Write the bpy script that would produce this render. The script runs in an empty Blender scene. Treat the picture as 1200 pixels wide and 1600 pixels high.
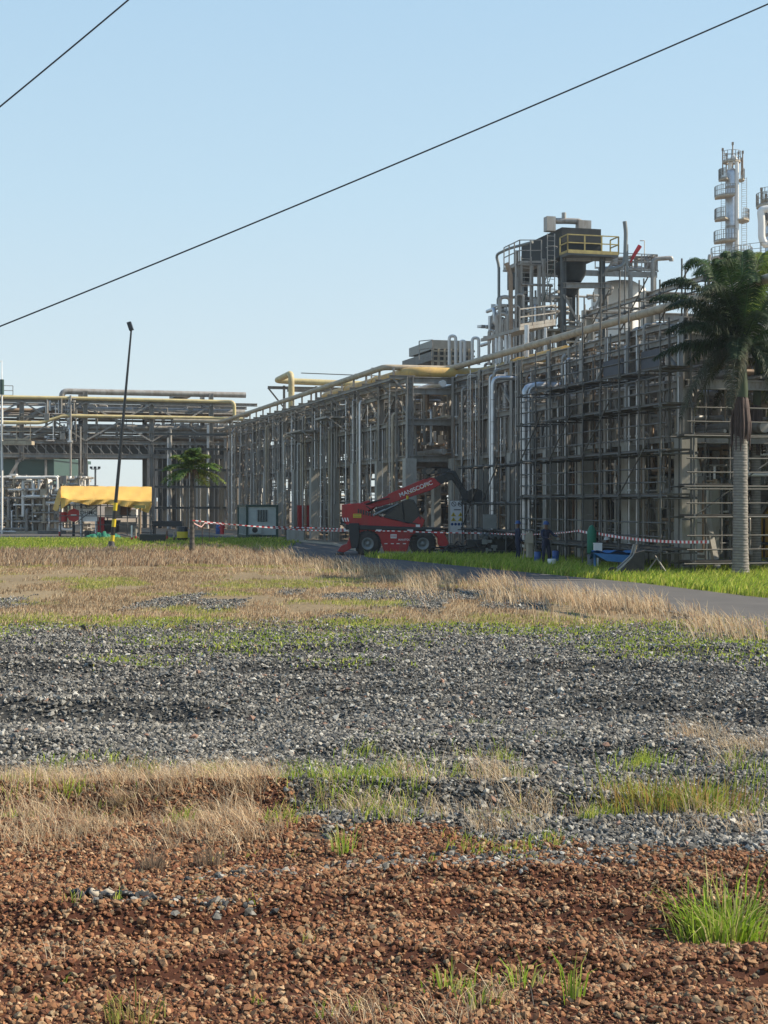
import bpy, math, random
import numpy as np
from mathutils import Vector, Matrix, noise as mnoise

# ------------------------------------------------------------------ camera, sky, sun, exposure
sc = bpy.context.scene
C = sc.collection
F, CX, HY, H = 2300.0, 600.0, 782.0, 2.7          # focal (photo px), principal x, horizon row, eye height
cam = bpy.data.cameras.new('camera'); camo = bpy.data.objects.new('camera', cam); C.objects.link(camo)
cam.sensor_fit = 'VERTICAL'; cam.sensor_height = 36; cam.lens = 36 * F / 1600
cam.shift_y = (HY - 800) / 1600
cam.clip_start = 0.1; cam.clip_end = 6000
camo.location = (0, 0, H); camo.rotation_euler = (math.radians(90), 0, 0)
sc.camera = camo

SUN_EL, SUN_ROT = math.radians(40), math.radians(84)
w = bpy.data.worlds.new("World"); sc.world = w; w.use_nodes = True
nt = w.node_tree; bg = nt.nodes['Background']
sky = nt.nodes.new('ShaderNodeTexSky'); sky.sky_type = 'NISHITA'; sky.sun_disc = False
sky.sun_elevation = SUN_EL; sky.sun_rotation = SUN_ROT
sky.altitude = 0; sky.air_density = 0.9; sky.dust_density = 0.35; sky.ozone_density = 1.3
tcw = nt.nodes.new('ShaderNodeTexCoord'); sxyz = nt.nodes.new('ShaderNodeSeparateXYZ'); nt.links.new(tcw.outputs['Generated'], sxyz.inputs[0])
rmp = nt.nodes.new('ShaderNodeValToRGB'); nt.links.new(sxyz.outputs['Z'], rmp.inputs[0]); cr = rmp.color_ramp; eA, eB = cr.elements[0], cr.elements[1]; eB.position = .8    # humid tropical haze layer of the sky
for p_, c_ in ((0., (4.5, 5.05, 5.2)), (.08, (4.2, 5.0, 5.35)), (.2, (3.5, 4.75, 5.55)), (.36, (2.8, 4.2, 5.45)), (.8, (1.2, 2.3, 4.4))):
    e_ = cr.elements[0] if p_ == 0. else (cr.elements[len(cr.elements) - 1] if p_ == .8 else cr.elements.new(p_)); e_.color = (*[v / 8 for v in c_], 1)
scl = nt.nodes.new('ShaderNodeVectorMath'); scl.operation = 'SCALE'; scl.inputs['Scale'].default_value = 8.0 * .92; nt.links.new(rmp.outputs[0], scl.inputs[0])
mxw = nt.nodes.new('ShaderNodeMix'); mxw.data_type = 'RGBA'; mxw.inputs[0].default_value = .88; nt.links.new(sky.outputs[0], mxw.inputs[6]); nt.links.new(scl.outputs[0], mxw.inputs[7])
nt.links.new(mxw.outputs[2], bg.inputs[0]); bg.inputs[1].default_value = 0.1
sun = bpy.data.lights.new('sun', 'SUN'); sun.energy = 5.0; sun.angle = math.radians(0.5); sun.color = (1, .88, .70)
suno = bpy.data.objects.new('sun', sun); C.objects.link(suno)
sd = Vector((math.sin(SUN_ROT) * math.cos(SUN_EL), math.cos(SUN_ROT) * math.cos(SUN_EL), math.sin(SUN_EL)))
suno.rotation_euler = sd.to_track_quat('Z', 'Y').to_euler(); suno.location = (60, 60, 60)
sc.view_settings.view_transform = 'Standard'; sc.view_settings.look = 'None'
sc.view_settings.exposure = 0.80; sc.view_settings.gamma = 1
try:
    sc.cycles.max_bounces = 6; sc.cycles.diffuse_bounces = 3; sc.cycles.glossy_bounces = 3; sc.cycles.transparent_max_bounces = 8
    sc.cycles.volume_bounces = 0; sc.cycles.volume_step_rate = 10
except Exception: pass

rnd = random.Random(7)
R_ = np.random.default_rng(11)

# ------------------------------------------------------------------ materials
def mat(name, col, rough=.6, metal=0., var=.25, scale=3., bump=0., col2=None, attr=False, trans=0., spec=.5, streak=False, stain=None, sfac=.75):
    m = bpy.data.materials.new(name); m.use_nodes = True; t = m.node_tree; N = t.nodes; L = t.links
    b = N['Principled BSDF']; b.inputs['Roughness'].default_value = rough; b.inputs['Metallic'].default_value = metal
    b.inputs['Specular IOR Level'].default_value = spec
    tc = N.new('ShaderNodeTexCoord'); no = N.new('ShaderNodeTexNoise'); no.inputs['Scale'].default_value = scale
    no.inputs['Detail'].default_value = 6; no.inputs['Roughness'].default_value = .65
    if streak:
        mp = N.new('ShaderNodeMapping'); mp.inputs['Scale'].default_value = (1, 1, .12); L.new(tc.outputs['Object'], mp.inputs[0]); L.new(mp.outputs[0], no.inputs['Vector'])
    else: L.new(tc.outputs['Object'], no.inputs['Vector'])
    mr = N.new('ShaderNodeMapRange'); mr.inputs[1].default_value = .3; mr.inputs[2].default_value = .7
    L.new(no.outputs[0], mr.inputs[0])
    mx = N.new('ShaderNodeMix'); mx.data_type = 'RGBA'; L.new(mr.outputs[0], mx.inputs[0])
    c2 = col2 if col2 else tuple(c * (1 - var) for c in col[:3])
    if attr:
        at = N.new('ShaderNodeAttribute'); at.attribute_name = 'Col'
        mr.inputs[3].default_value = 1 - var; mr.inputs[4].default_value = 1 + var
        vm = N.new('ShaderNodeVectorMath'); vm.operation = 'SCALE'; L.new(at.outputs['Color'], vm.inputs[0]); L.new(mr.outputs[0], vm.inputs['Scale'])
        cout = vm.outputs[0]
    else:
        mx.inputs[6].default_value = (*col[:3], 1); mx.inputs[7].default_value = (*c2[:3], 1); cout = mx.outputs[2]
    if stain:   # rust runs, dust and weathering that stay with the surface
        n2 = N.new('ShaderNodeTexNoise'); n2.inputs['Scale'].default_value = 2.6; n2.inputs['Detail'].default_value = 8; n2.inputs['Roughness'].default_value = .75
        m2 = N.new('ShaderNodeMapping'); m2.inputs['Scale'].default_value = (1.6, 1.6, .45); L.new(tc.outputs['Object'], m2.inputs[0]); L.new(m2.outputs[0], n2.inputs['Vector'])
        r2 = N.new('ShaderNodeMapRange'); r2.inputs[1].default_value = .52; r2.inputs[2].default_value = .68; r2.inputs[4].default_value = sfac; L.new(n2.outputs[0], r2.inputs[0])
        x2 = N.new('ShaderNodeMix'); x2.data_type = 'RGBA'; L.new(r2.outputs[0], x2.inputs[0]); L.new(cout, x2.inputs[6]); x2.inputs[7].default_value = (*stain, 1); cout = x2.outputs[2]
    L.new(cout, b.inputs['Base Color'])
    if bump:
        bp = N.new('ShaderNodeBump'); bp.inputs['Strength'].default_value = bump; bp.inputs['Distance'].default_value = .03
        L.new(no.outputs[0], bp.inputs['Height']); L.new(bp.outputs[0], b.inputs['Normal'])
    if trans:
        tr = N.new('ShaderNodeBsdfTranslucent'); L.new(cout, tr.inputs[0]); ms = N.new('ShaderNodeMixShader'); ms.inputs[0].default_value = trans
        L.new(b.outputs[0], ms.inputs[1]); L.new(tr.outputs[0], ms.inputs[2]); L.new(ms.outputs[0], N['Material Output'].inputs[0])
    return m

M = {}
M['steel'] = mat('steel_grey', (.29, .283, .26), .6, .05, scale=1.2, col2=(.165, .15, .13), streak=True, stain=(.13, .075, .045))
M['steel_dark'] = mat('steel_dark', (.10, .11, .11), .55, .1, scale=1.5, col2=(.055, .06, .06))
M['concrete'] = mat('fireproofing_concrete', (.40, .385, .34), .85, 0, scale=.9, col2=(.28, .265, .23), bump=.2, streak=True, stain=(.17, .13, .09), sfac=.6)
M['pipe_grey'] = mat('pipe_grey', (.37, .36, .335), .5, .15, scale=2, col2=(.20, .175, .145), streak=True, stain=(.13, .075, .045), sfac=.6)
M['pipe_brown'] = mat('pipe_tan', (.30, .22, .145), .6, .0, scale=2, col2=(.16, .10, .065))
M['rust'] = mat('rusty_steel', (.19, .10, .06), .8, .0, scale=4, col2=(.10, .06, .045))
M['silver'] = mat('aluminium_cladding', (.60, .61, .62), .38, .75, scale=2.5, col2=(.42, .43, .44))
M['white'] = mat('white_paint', (.74, .73, .70), .5, 0, scale=1, col2=(.55, .53, .49), streak=True)
M['yellow_pipe'] = mat('yellow_pipe_paint', (.54, .35, .09), .6, 0, scale=1.4, col2=(.33, .22, .08), bump=.15, stain=(.22, .16, .09), sfac=.6)
M['pale_yellow'] = mat('pale_yellow_paint', (.52, .44, .20), .6, 0, scale=1.4, col2=(.34, .28, .16), bump=.15, stain=(.25, .2, .14), sfac=.6)
M['tan_pipe'] = mat('tan_pipe_paint', (.43, .37, .27), .65, 0, scale=1.6, col2=(.27, .22, .155), bump=.15, stain=(.17, .12, .08), sfac=.6)
M['yellow_rail'] = mat('yellow_rail_paint', (.42, .34, .11), .6, 0, scale=3, col2=(.24, .18, .07))
M['cooler'] = mat('dark_slate_panel', (.035, .04, .042), .7, .0, scale=2, col2=(.02, .024, .025), spec=.2)
M['green_frame'] = mat('dark_green_paint', (.03, .07, .055), .5, 0, scale=2)
M['red_machine'] = mat('red_machine_paint', (.40, .011, .014), .45, 0, scale=3, col2=(.28, .02, .018), streak=True, stain=(.17, .09, .06), sfac=.4)
M['black'] = mat('black_rubber', (.018, .019, .02), .8, 0, scale=5, col2=(.06, .052, .042))
M['dark_metal'] = mat('black_metal', (.03, .034, .037), .45, .3, scale=4)
M['glass'] = mat('cab_glass', (.012, .02, .022), .22, 0, scale=1)
M['rim'] = mat('wheel_rim_grey', (.22, .24, .23), .5, .2, scale=4)
M['tarp'] = mat('yellow_tarpaulin', (.78, .49, .12), .6, 0, scale=1.2, col2=(.70, .43, .09), trans=.2, bump=.3)
M['tarp2'] = mat('orange_tarpaulin', (.85, .46, .05), .5, 0, scale=1.5, col2=(.68, .34, .04), bump=.3)
M['blue_drum'] = mat('blue_plastic', (.02, .09, .30), .4, 0, scale=3)
M['blue_cloth'] = mat('blue_sheet', (.04, .18, .42), .6, 0, scale=4, bump=.4)
M['green_cloth'] = mat('green_netting', (.012, .16, .09), .7, 0, scale=6, bump=.5)
M['black_paint'] = mat('black_paint', (.02, .02, .02), .5, 0)
M['sign_yellow'] = mat('sign_yellow', (.66, .50, .03), .5, 0)
M['sign_white'] = mat('sign_white', (.72, .72, .70), .5, 0, var=.1)
M['sign_blue'] = mat('sign_blue', (.02, .07, .22), .5, 0)
M['sign_dark'] = mat('sign_dark_print', (.05, .05, .05), .5, 0)
M['sign_red'] = mat('sign_red', (.50, .03, .03), .5, 0)
M['windsock'] = mat('red_windsock_cloth', (.55, .05, .06), .7, 0, trans=.3)
M['timber'] = mat('scaffold_timber', (.10, .085, .065), .8, 0, scale=3, col2=(.05, .045, .04))
M['scaf'] = mat('scaffold_tube', (.12, .125, .12), .65, .1, scale=5, col2=(.075, .065, .055))
M['slate'] = mat('slate_debris_sheet', (.06, .068, .085), .7, 0, scale=2)
M['cabin'] = mat('cabin_white_panel', (.50, .55, .52), .5, 0, scale=2)
M['skin'] = mat('brown_skin', (.16, .085, .05), .6)
M['navy'] = mat('navy_overall', (.014, .022, .055), .85, 0, scale=8)
M['leather'] = mat('boot_leather', (.02, .017, .014), .6)
M['asphalt'] = mat('asphalt', (.085, .080, .075), .9, 0, scale=.8, col2=(.055, .052, .05), bump=.3)
M['dirt'] = mat('pale_dirt', (.26, .20, .13), .95, 0, scale=.7, col2=(.15, .11, .075), bump=.4)
M['corner'] = mat('greenish_fireproofing', (.25, .275, .235), .85, 0, scale=.8, col2=(.17, .185, .155), streak=True)
M['tank_white'] = mat('tank_white_paint', (.82, .82, .80), .5, 0, scale=.6, col2=(.72, .71, .68))
M['kerb'] = mat('kerb_concrete', (.40, .35, .27), .9, 0, scale=1)
M['trunk'] = mat('palm_trunk', (.30, .275, .24), .9, 0, attr=True, var=.18, scale=9, bump=.4)
M['sheath_brown'] = mat('dry_leaf_sheath', (.075, .048, .042), .8, 0, scale=5, col2=(.04, .025, .025), bump=.4)
M['sheath_green'] = mat('green_crownshaft', (.055, .08, .03), .5, 0, scale=3, col2=(.03, .045, .018), streak=True)
M['frond'] = mat('palm_frond', (.05, .085, .02), .6, 0, attr=True, var=.3, scale=2, trans=.22, spec=.18)
M['grass'] = mat('grass_blades', (.1, .1, .1), .7, 0, attr=True, var=.15, scale=1, trans=.4, spec=.2)
M['stone'] = mat('crushed_stone', (.1, .1, .1), .85, 0, attr=True, var=.25, scale=30, bump=.3, spec=.2)
M['ground'] = mat('ground_soil', (.1, .1, .1), .95, 0, attr=True, var=.35, scale=6, bump=.6, spec=.2)
M['grey_machine'] = mat('grey_machine_paint', (.20, .21, .20), .5, .2)
M['cable'] = mat('black_cable', (.04, .042, .045), .5)

# ------------------------------------------------------------------ mesh helpers
class MB:
    def __init__(s): s.v = []; s.f = []; s.sm = []
    def add(s, vs, fs, smooth=False):
        o = len(s.v); s.v += [tuple(v) for v in vs]; s.f += [tuple(i + o for i in f) for f in fs]; s.sm += [smooth] * len(fs); return s
    def hexa(s, p):  # 8 points: bottom 4, top 4
        return s.add(p, [(0, 3, 2, 1), (4, 5, 6, 7), (0, 1, 5, 4), (1, 2, 6, 5), (2, 3, 7, 6), (3, 0, 4, 7)])
    def box(s, c, sz, ax=None, ay=None):
        c = Vector(c); ax = Vector(ax) if ax else Vector((1, 0, 0)); ay = Vector(ay) if ay else Vector((0, 0, 1)).cross(ax)
        az = ax.cross(ay); x, y, z = ax * sz[0] / 2, ay * sz[1] / 2, az * sz[2] / 2
        return s.hexa([c - x - y - z, c + x - y - z, c + x + y - z, c - x + y - z, c - x - y + z, c + x - y + z, c + x + y + z, c - x + y + z])
    def bar(s, a, b, w, h=None, up=(0, 0, 1)):
        a = Vector(a); b = Vector(b); h = h or w; d = (b - a)
        if d.length < 1e-6: return s
        d.normalize(); u = Vector(up)
        if abs(d.dot(u)) > .98: u = Vector((.9648, .2630, 0))
        x = d.cross(u).normalized(); y = x.cross(d)
        x, y = x * w / 2, y * h / 2
        return s.hexa([a - x - y, a + x - y, a + x + y, a - x + y, b - x - y, b + x - y, b + x + y, b - x + y])
    def ibeam(s, a, b, w, h, up=(0, 0, 1)):
        a = Vector(a); b = Vector(b); d = (b - a).normalized(); u = Vector(up)
        if abs(d.dot(u)) > .98: u = Vector((.9648, .2630, 0))
        x = d.cross(u).normalized(); y = x.cross(d).normalized(); t = .13
        s.bar(a + y * h * (.5 - t / 2), b + y * h * (.5 - t / 2), w, h * t, up); s.bar(a - y * h * (.5 - t / 2), b - y * h * (.5 - t / 2), w, h * t, up)
        s.bar(a, b, w * .16, h * (1 - 2 * t) - .002, up); return s
    def tube(s, pts, r, n=8, cap=True, bend=0):
        pts = [Vector(p) for p in pts]
        if bend and len(pts) > 2:
            q = [pts[0]]
            for i in range(1, len(pts) - 1):
                p = pts[i]; a = (pts[i - 1] - p); b = (pts[i + 1] - p); k = min(bend, a.length * .45, b.length * .45)
                a = p + a.normalized() * k; b = p + b.normalized() * k
                for j in range(5):
                    t = j / 4; q.append(a * (1 - t) ** 2 + p * 2 * t * (1 - t) + b * t * t)
            q.append(pts[-1]); pts = q
        rs = r if isinstance(r, (list, tuple)) else [r] * len(pts)
        d0 = (pts[1] - pts[0]).normalized(); ref = Vector((0, 0, 1)) if abs(d0.z) < .9 else Vector((1, 0, 0))
        x = d0.cross(ref).normalized(); vs = []; m = len(pts)
        for i, p in enumerate(pts):
            if i == 0: d = d0
            elif i == m - 1: d = (pts[i] - pts[i - 1]).normalized()
            else: d = ((pts[i] - pts[i - 1]).normalized() + (pts[i + 1] - pts[i]).normalized()).normalized()
            x = (x - d * x.dot(d)); x = x.normalized() if x.length > 1e-5 else d.orthogonal().normalized()
            y = d.cross(x)
            for k in range(n):
                a = 2 * math.pi * k / n; vs.append(p + (x * math.cos(a) + y * math.sin(a)) * rs[i])
        fs = [(i * n + k, i * n + (k + 1) % n, (i + 1) * n + (k + 1) % n, (i + 1) * n + k) for i in range(m - 1) for k in range(n)]
        s.add(vs, fs, True)
        if cap: s.add([vs[k] for k in range(n)], [tuple(reversed(range(n)))]); s.add([vs[(m - 1) * n + k] for k in range(n)], [tuple(range(n))])
        return s
    def lathe(s, base, prof, n=20, smooth=True):  # prof: (r,z)
        b = Vector(base); vs = [b + Vector((r * math.cos(2 * math.pi * k / n), r * math.sin(2 * math.pi * k / n), z)) for r, z in prof for k in range(n)]
        m = len(prof); fs = [(i * n + k, i * n + (k + 1) % n, (i + 1) * n + (k + 1) % n, (i + 1) * n + k) for i in range(m - 1) for k in range(n)]
        return s.add(vs, fs, smooth)
    def prism(s, poly, off):  # poly: list of 3D points, off: thickness vector
        n = len(poly); off = Vector(off); P = [Vector(p) for p in poly]; Q = [p + off for p in P]
        s.add(P + Q, [tuple(reversed(range(n))), tuple(range(n, 2 * n))] + [(i, (i + 1) % n, n + (i + 1) % n, n + i) for i in range(n)]); return s

COUNT = {}
def mesh_obj(name, vs, fs, material, parent=None, smooth=None, origin=None, col=None):
    me = bpy.data.meshes.new(name); o = Vector(origin) if origin is not None else (Vector(parent['_o']) if parent is not None and '_o' in parent else Vector((0, 0, 0)))
    V = np.asarray(vs, dtype=np.float32).reshape(-1, 3) - np.array(o, dtype=np.float32)
    if isinstance(fs, np.ndarray):
        nf, k = fs.shape; me.vertices.add(len(V)); me.vertices.foreach_set('co', V.ravel())
        me.loops.add(nf * k); me.loops.foreach_set('vertex_index', fs.astype(np.int32).ravel())
        me.polygons.add(nf); me.polygons.foreach_set('loop_start', np.arange(0, nf * k, k, dtype=np.int32)); me.polygons.foreach_set('loop_total', np.full(nf, k, dtype=np.int32))
        me.update(calc_edges=True)
        me.polygons.foreach_set('use_smooth', np.full(nf, bool(smooth)))
    else:
        me.from_pydata(V.tolist(), [], fs)
        if smooth is not None: me.polygons.foreach_set('use_smooth', smooth if isinstance(smooth, list) else [smooth] * len(me.polygons))
    if col is not None:
        a = me.color_attributes.new('Col', 'FLOAT_COLOR', 'POINT'); cc = np.ones((len(V), 4), dtype=np.float32); cc[:, :3] = col; a.data.foreach_set('color', cc.ravel())
    me.materials.append(M[material] if isinstance(material, str) else material)
    ob = bpy.data.objects.new(name, me); C.objects.link(ob)
    if parent is not None: ob.parent = parent; ob['_o'] = list(o)
    return ob
def thing(name, label, cat, loc=(0, 0, 0), group=None):
    o = bpy.data.objects.new(name, None); C.objects.link(o); o.location = loc; o['_o'] = list(loc); o['label'] = label; o['category'] = cat
    if group: o['group'] = group
    o.empty_display_size = .3; return o
def part(name, mb, m, parent, label=None):
    if not mb.v: return None
    ob = mesh_obj(name, mb.v, mb.f, m, parent, smooth=mb.sm)
    if label: ob['label'] = label
    return ob
def solo(name, mb, m, label, cat, loc, group=None):  # a thing that is one mesh
    ob = mesh_obj(name, mb.v, mb.f, m, None, smooth=mb.sm, origin=loc); ob.location = loc; ob['label'] = label; ob['category'] = cat
    if group: ob['group'] = group
    return ob
def structure(ob): ob['kind'] = 'structure'; return ob
def copy_thing(o, loc, label=None, rotz=0.):
    r = o.copy(); C.objects.link(r); r.location = loc; r.rotation_euler = (0, 0, rotz)
    if label: r['label'] = label
    for ch in list(o.children):
        c = ch.copy(); C.objects.link(c); c.parent = r
        for g in list(ch.children): d = g.copy(); C.objects.link(d); d.parent = c
    return r

def W(px, py, Y): return Vector(((px - CX) / F * Y, Y, H - (py - HY) / F * Y))
def G(px, py): Y = F * H / (py - HY); return Vector(((px - CX) / F * Y, Y, 0))
U = Vector((.2624, -.9650, 0)); Nn = Vector((.9650, .2624, 0)); O = Vector((1.4, 80.6, 0)); Z = Vector((0, 0, 1))
def fx_(px, t):
    k = (px - CX) / F; s = (k * (O.y + .2624 * t) - (O.x + .965 * t)) / (.2624 + k * .965); return Q(s, t, 0)
def Q(s, t, z): return O + U * s + Nn * t + Z * z

# ------------------------------------------------------------------ ground
def vnoise(x, y, seed=0):
    xi = np.floor(x).astype(np.int64); yi = np.floor(y).astype(np.int64); xf = x - xi; yf = y - yi
    def h(a, b):
        n = (a * 374761393 + b * 668265263 + seed * 1442695041) & 0x7fffffff; n = ((n ^ (n >> 13)) * 1274126177) & 0x7fffffff
        return ((n ^ (n >> 16)) & 0xffff) / 65535.
    u = xf * xf * (3 - 2 * xf); v = yf * yf * (3 - 2 * yf)
    return (h(xi, yi) * (1 - u) + h(xi + 1, yi) * u) * (1 - v) + (h(xi, yi + 1) * (1 - u) + h(xi + 1, yi + 1) * u) * v
def fbm(x, y, seed=0, o=4):
    s = 0; a = .5
    for i in range(o): s = s + a * vnoise(x * 2 ** i, y * 2 ** i, seed + i); a *= .5
    return s
def sst(a, b, x): t = np.clip((x - a) / (b - a), 0, 1); return t * t * (3 - 2 * t)
def height(x, y):
    x = np.asarray(x, dtype=float); y = np.asarray(y, dtype=float)
    fade = 1 - sst(34, 44, y)
    h = (fbm(x * .5, y * .8, 3) - .47) * .16 + (fbm(x * 2.2, y * 3.0, 9) - .47) * .07
    yy = y + (fbm(x * .35, y * .1, 5) - .5) * 1.2
    for yc, a, wd in ((9.65, .11, .2), (8.5, .07, .18), (10.4, .05, .16), (13.3, .15, .26), (18.6, .15, .33), (19.6, .08, .3), (16.0, .07, .3), (21.2, .07, .35), (23.5, .12, .4), (26.5, .08, .4)):
        m = sst(.38, .58, vnoise(x * .45 + yc, y * .15, 17))
        h = h + a * np.exp(-((yy - yc) / wd) ** 2) * m - .6 * a * np.exp(-((yy - yc + wd * 1.8) / wd) ** 2) * m
    return h * fade
def masks(x, y):
    """fractions: red soil, grey gravel, dry grass soil, green lawn soil"""
    j = (fbm(x * .8, y * .8, 21) - .47)
    red = 1 - sst(11.3, 12.0, y + j * 2.5 - 1.9 * (1 - sst(-1.5, -.3, x)) - .55 * (1 - sst(.4, 1.3, x)))
    patch = sst(.56, .62, fbm(x * .5 + 7, y * .16 + 3, 33)) * sst(31, 34, y) * (1 - sst(43, 46, y))
    grey = np.clip((1 - red) * (1 - sst(29.5, 33, y + j * 5)) + patch * .9, 0, 1)
    xr = np.interp(y, [20, 24, 31.4, 40.6, 50.5, 63.4], [9, 9.4, 8.2, 5.3, 2.2, -1.9])
    lawn = sst(0, .4, x - np.interp(y, [30, 40.3, 47.8, 55.9, 65.4, 69], [13, 10.5, 8.3, 4.9, 1.14, -1])) * (1 - sst(66, 72, y)) * sst(25, 30, y)
    strip = (1 - sst(-8, -5, x)) * sst(77.5, 79, y + j * 3) * (1 - sst(99, 103, y + j * 4))
    green = np.clip(lawn + strip, 0, 1)
    return red, grey, green
cR = np.array((.06, .023, .013)); cG = np.array((.040, .040, .038)); cD = np.array((.19, .145, .085)); cL = np.array((.10, .125, .03))  # soil under both gravels near black: shade between stones is in the colour
def gcol(x, y):
    red, grey, green = masks(x, y); nz = fbm(x * .35, y * .5, 40)
    d = cD * (0.75 + .5 * nz[:, None]); pl = sst(70, 95, y)[:, None]; d = d * (1 - pl) + np.array((.17, .14, .11)) * pl
    c = d; c = c * (1 - grey[:, None]) + cG * grey[:, None]; c = c * (1 - red[:, None]) + cR * red[:, None]; c = c * (1 - green[:, None]) + cL * green[:, None]
    return c
def sheet(name, ys, xs_fn, nx, material, zoff=0, hf=True):
    Yg = np.repeat(ys, nx); Xg = np.concatenate([xs_fn(y) for y in ys])
    z = height(Xg, Yg) if hf else np.zeros_like(Xg)
    V = np.stack([Xg, Yg, z + zoff], 1); n = len(ys)
    i = np.arange(n - 1)[:, None] * nx + np.arange(nx - 1)[None]; i = i.ravel()
    Fs = np.stack([i, i + 1, i + nx + 1, i + nx], 1)
    return mesh_obj(name, V, Fs, material, smooth=True, col=gcol(Xg, Yg))
ys = np.concatenate([np.array([-60, -20, 0, 2.5]), np.geomspace(4, 45, 260), np.geomspace(45.5, 200, 70), np.array([260, 400, 700, 1300, 2500, 4500])])
hw = lambda y: max(12., .62 * abs(y)) if y < 250 else 2.0 * y
def xs_fn(y):
    t = np.linspace(-1, 1, 221); return hw(y) * (np.sign(t) * np.abs(t) ** 1.25) + (0 if y < 250 else 0)
structure(sheet('ground', ys, xs_fn, 221, 'ground'))

def ribbon(name, left, right, material, z=.004, m=14):
    vs = []; fs = []; k = len(left)
    def samp(P, n):
        P = np.array([(p[0], p[1]) for p in P]); t = np.linspace(0, len(P) - 1, n); return np.stack([np.interp(t, range(len(P)), P[:, i]) for i in (0, 1)], 1)
    n = (k - 1) * 8 + 1; a = samp(left, n); b = samp(right, n)
    for i in range(n):
        for j in range(m): q = a[i] * (1 - j / (m - 1)) + b[i] * j / (m - 1); vs.append((q[0], q[1], float(height(q[0], q[1])) + z))
    fs = [(i * m + j, i * m + j + 1, (i + 1) * m + j + 1, (i + 1) * m + j) for i in range(n - 1) for j in range(m - 1)]
    return structure(mesh_obj(name, vs, fs, material, smooth=True))
road_top = [(-60, 128), (-14, 115), (-8.5, 103), (-3.1, 89), (-1.2, 76), (1.14, 65.4), (4.9, 55.9), (8.3, 47.8), (10.5, 40.3), (12.6, 31.5), (14, 22)]
road_bot = [(-62, 106), (-22, 101), (-12.5, 91), (-8.4, 82), (-5.0, 72), (-1.9, 62), (2.0, 50.5), (5.1, 41), (7.0, 35), (8.4, 29.5), (9.5, 21)]
ribbon('road', road_bot, road_top, 'asphalt', .02)
ribbon('dirt_apron', [(-60, 128.4), (-14, 115.4), (-8.2, 103.4), (-2.8, 89.3), (-.9, 76.3), (1.3, 70)], [(-60, 230), (-14, 200), (10, 160), (30, 120), (34, 90), (30, 69)], 'dirt', .012, 8)
mb = MB(); kp = [(-14, 115.2), (-8.4, 103.2), (-3.0, 89.15), (-1.1, 76.1)]
for a, b in zip(kp[:-1], kp[1:]): mb.bar((a[0], a[1], .06), (b[0], b[1], .06), .16, .14)
structure(mesh_obj('kerb', mb.v, mb.f, 'kerb'))

# ------------------------------------------------------------------ stones
ico = None
def ico_base():
    p = (1 + 5 ** .5) / 2; v = np.array([(-1, p, 0), (1, p, 0), (-1, -p, 0), (1, -p, 0), (0, -1, p), (0, 1, p), (0, -1, -p), (0, 1, -p), (p, 0, -1), (p, 0, 1), (-p, 0, -1), (-p, 0, 1)], dtype=float)
    v /= np.linalg.norm(v[0]); f = np.array([(0, 11, 5), (0, 5, 1), (0, 1, 7), (0, 7, 10), (0, 10, 11), (1, 5, 9), (5, 11, 4), (11, 10, 2), (10, 7, 6), (7, 1, 8), (3, 9, 4), (3, 4, 2), (3, 2, 6), (3, 6, 8), (3, 8, 9), (4, 9, 5), (2, 4, 11), (6, 2, 10), (8, 6, 7), (9, 8, 1)])
    return v, f
octv = np.array([(1, 0, 0), (-1, 0, 0), (0, 1, 0), (0, -1, 0), (0, 0, 1), (0, 0, -1)], dtype=float)
octf = np.array([(0, 2, 4), (2, 1, 4), (1, 3, 4), (3, 0, 4), (2, 0, 5), (1, 2, 5), (3, 1, 5), (0, 3, 5)])
def stones(name, x, y, size, colfn, lowpoly=False, lift=.25, label=None):
    n = len(x); bv, bf = (octv, octf) if lowpoly else ico_base(); k = len(bv)
    P = bv[None] * (1 + R_.uniform(-.3, .3, (n, k, 1))) + R_.uniform(-.18, .18, (n, k, 3))
    P *= np.stack([R_.uniform(.75, 1.35, n), R_.uniform(.65, 1.1, n), R_.uniform(.45, .85, n)], 1)[:, None, :]
    a, b, c = R_.uniform(0, 6.28, n), R_.normal(0, .45, n), R_.normal(0, .45, n)
    def rot(P, ang, i, j):
        ca, sa = np.cos(ang)[:, None], np.sin(ang)[:, None]; p, q = P[..., i].copy(), P[..., j].copy(); P[..., i] = ca * p - sa * q; P[..., j] = sa * p + ca * q
    rot(P, b, 1, 2); rot(P, c, 0, 2); rot(P, a, 0, 1)
    P *= (size / 2)[:, None, None]; P[..., 0] += x[:, None]; P[..., 1] += y[:, None]; P[..., 2] += (height(x, y) + size * lift * R_.uniform(.2, 1.3, n))[:, None]
    Fs = (bf[None] + (np.arange(n) * k)[:, None, None]).reshape(-1, 3)
    col = np.repeat(colfn(x, y, n), k, axis=0)
    ob = mesh_obj(name, P.reshape(-1, 3), Fs, 'stone', col=col); ob['kind'] = 'stuff'; ob['label'] = label; ob['category'] = 'gravel'
    return ob
def scatter(y0, y1, dens, k=.33, pad=.4):
    area = k * (y1 * y1 - y0 * y0) + 2 * pad * (y1 - y0); n = int(area * dens); y = np.sqrt(R_.uniform(y0 * y0, y1 * y1, n)); x = R_.uniform(-1, 1, n) * (k * y + pad); return x, y
def redcol(x, y, n):
    base = np.array([(.225, .110, .055), (.27, .158, .085), (.15, .062, .032), (.36, .24, .14), (.08, .038, .022), (.19, .145, .09)])
    c = base[R_.choice(6, n, p=[.33, .2, .2, .09, .1, .08])] * R_.uniform(.7, 1.25, (n, 1)); return c
def greycol(x, y, n):
    base = np.array([(.155, .149, .133), (.098, .096, .088), (.265, .250, .218), (.055, .056, .056), (.36, .35, .315), (.24, .15, .11)])
    c = base[R_.choice(6, n, p=[.36, .27, .18, .1, .075, .015])] * R_.uniform(.75, 1.25, (n, 1)); return c
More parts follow.
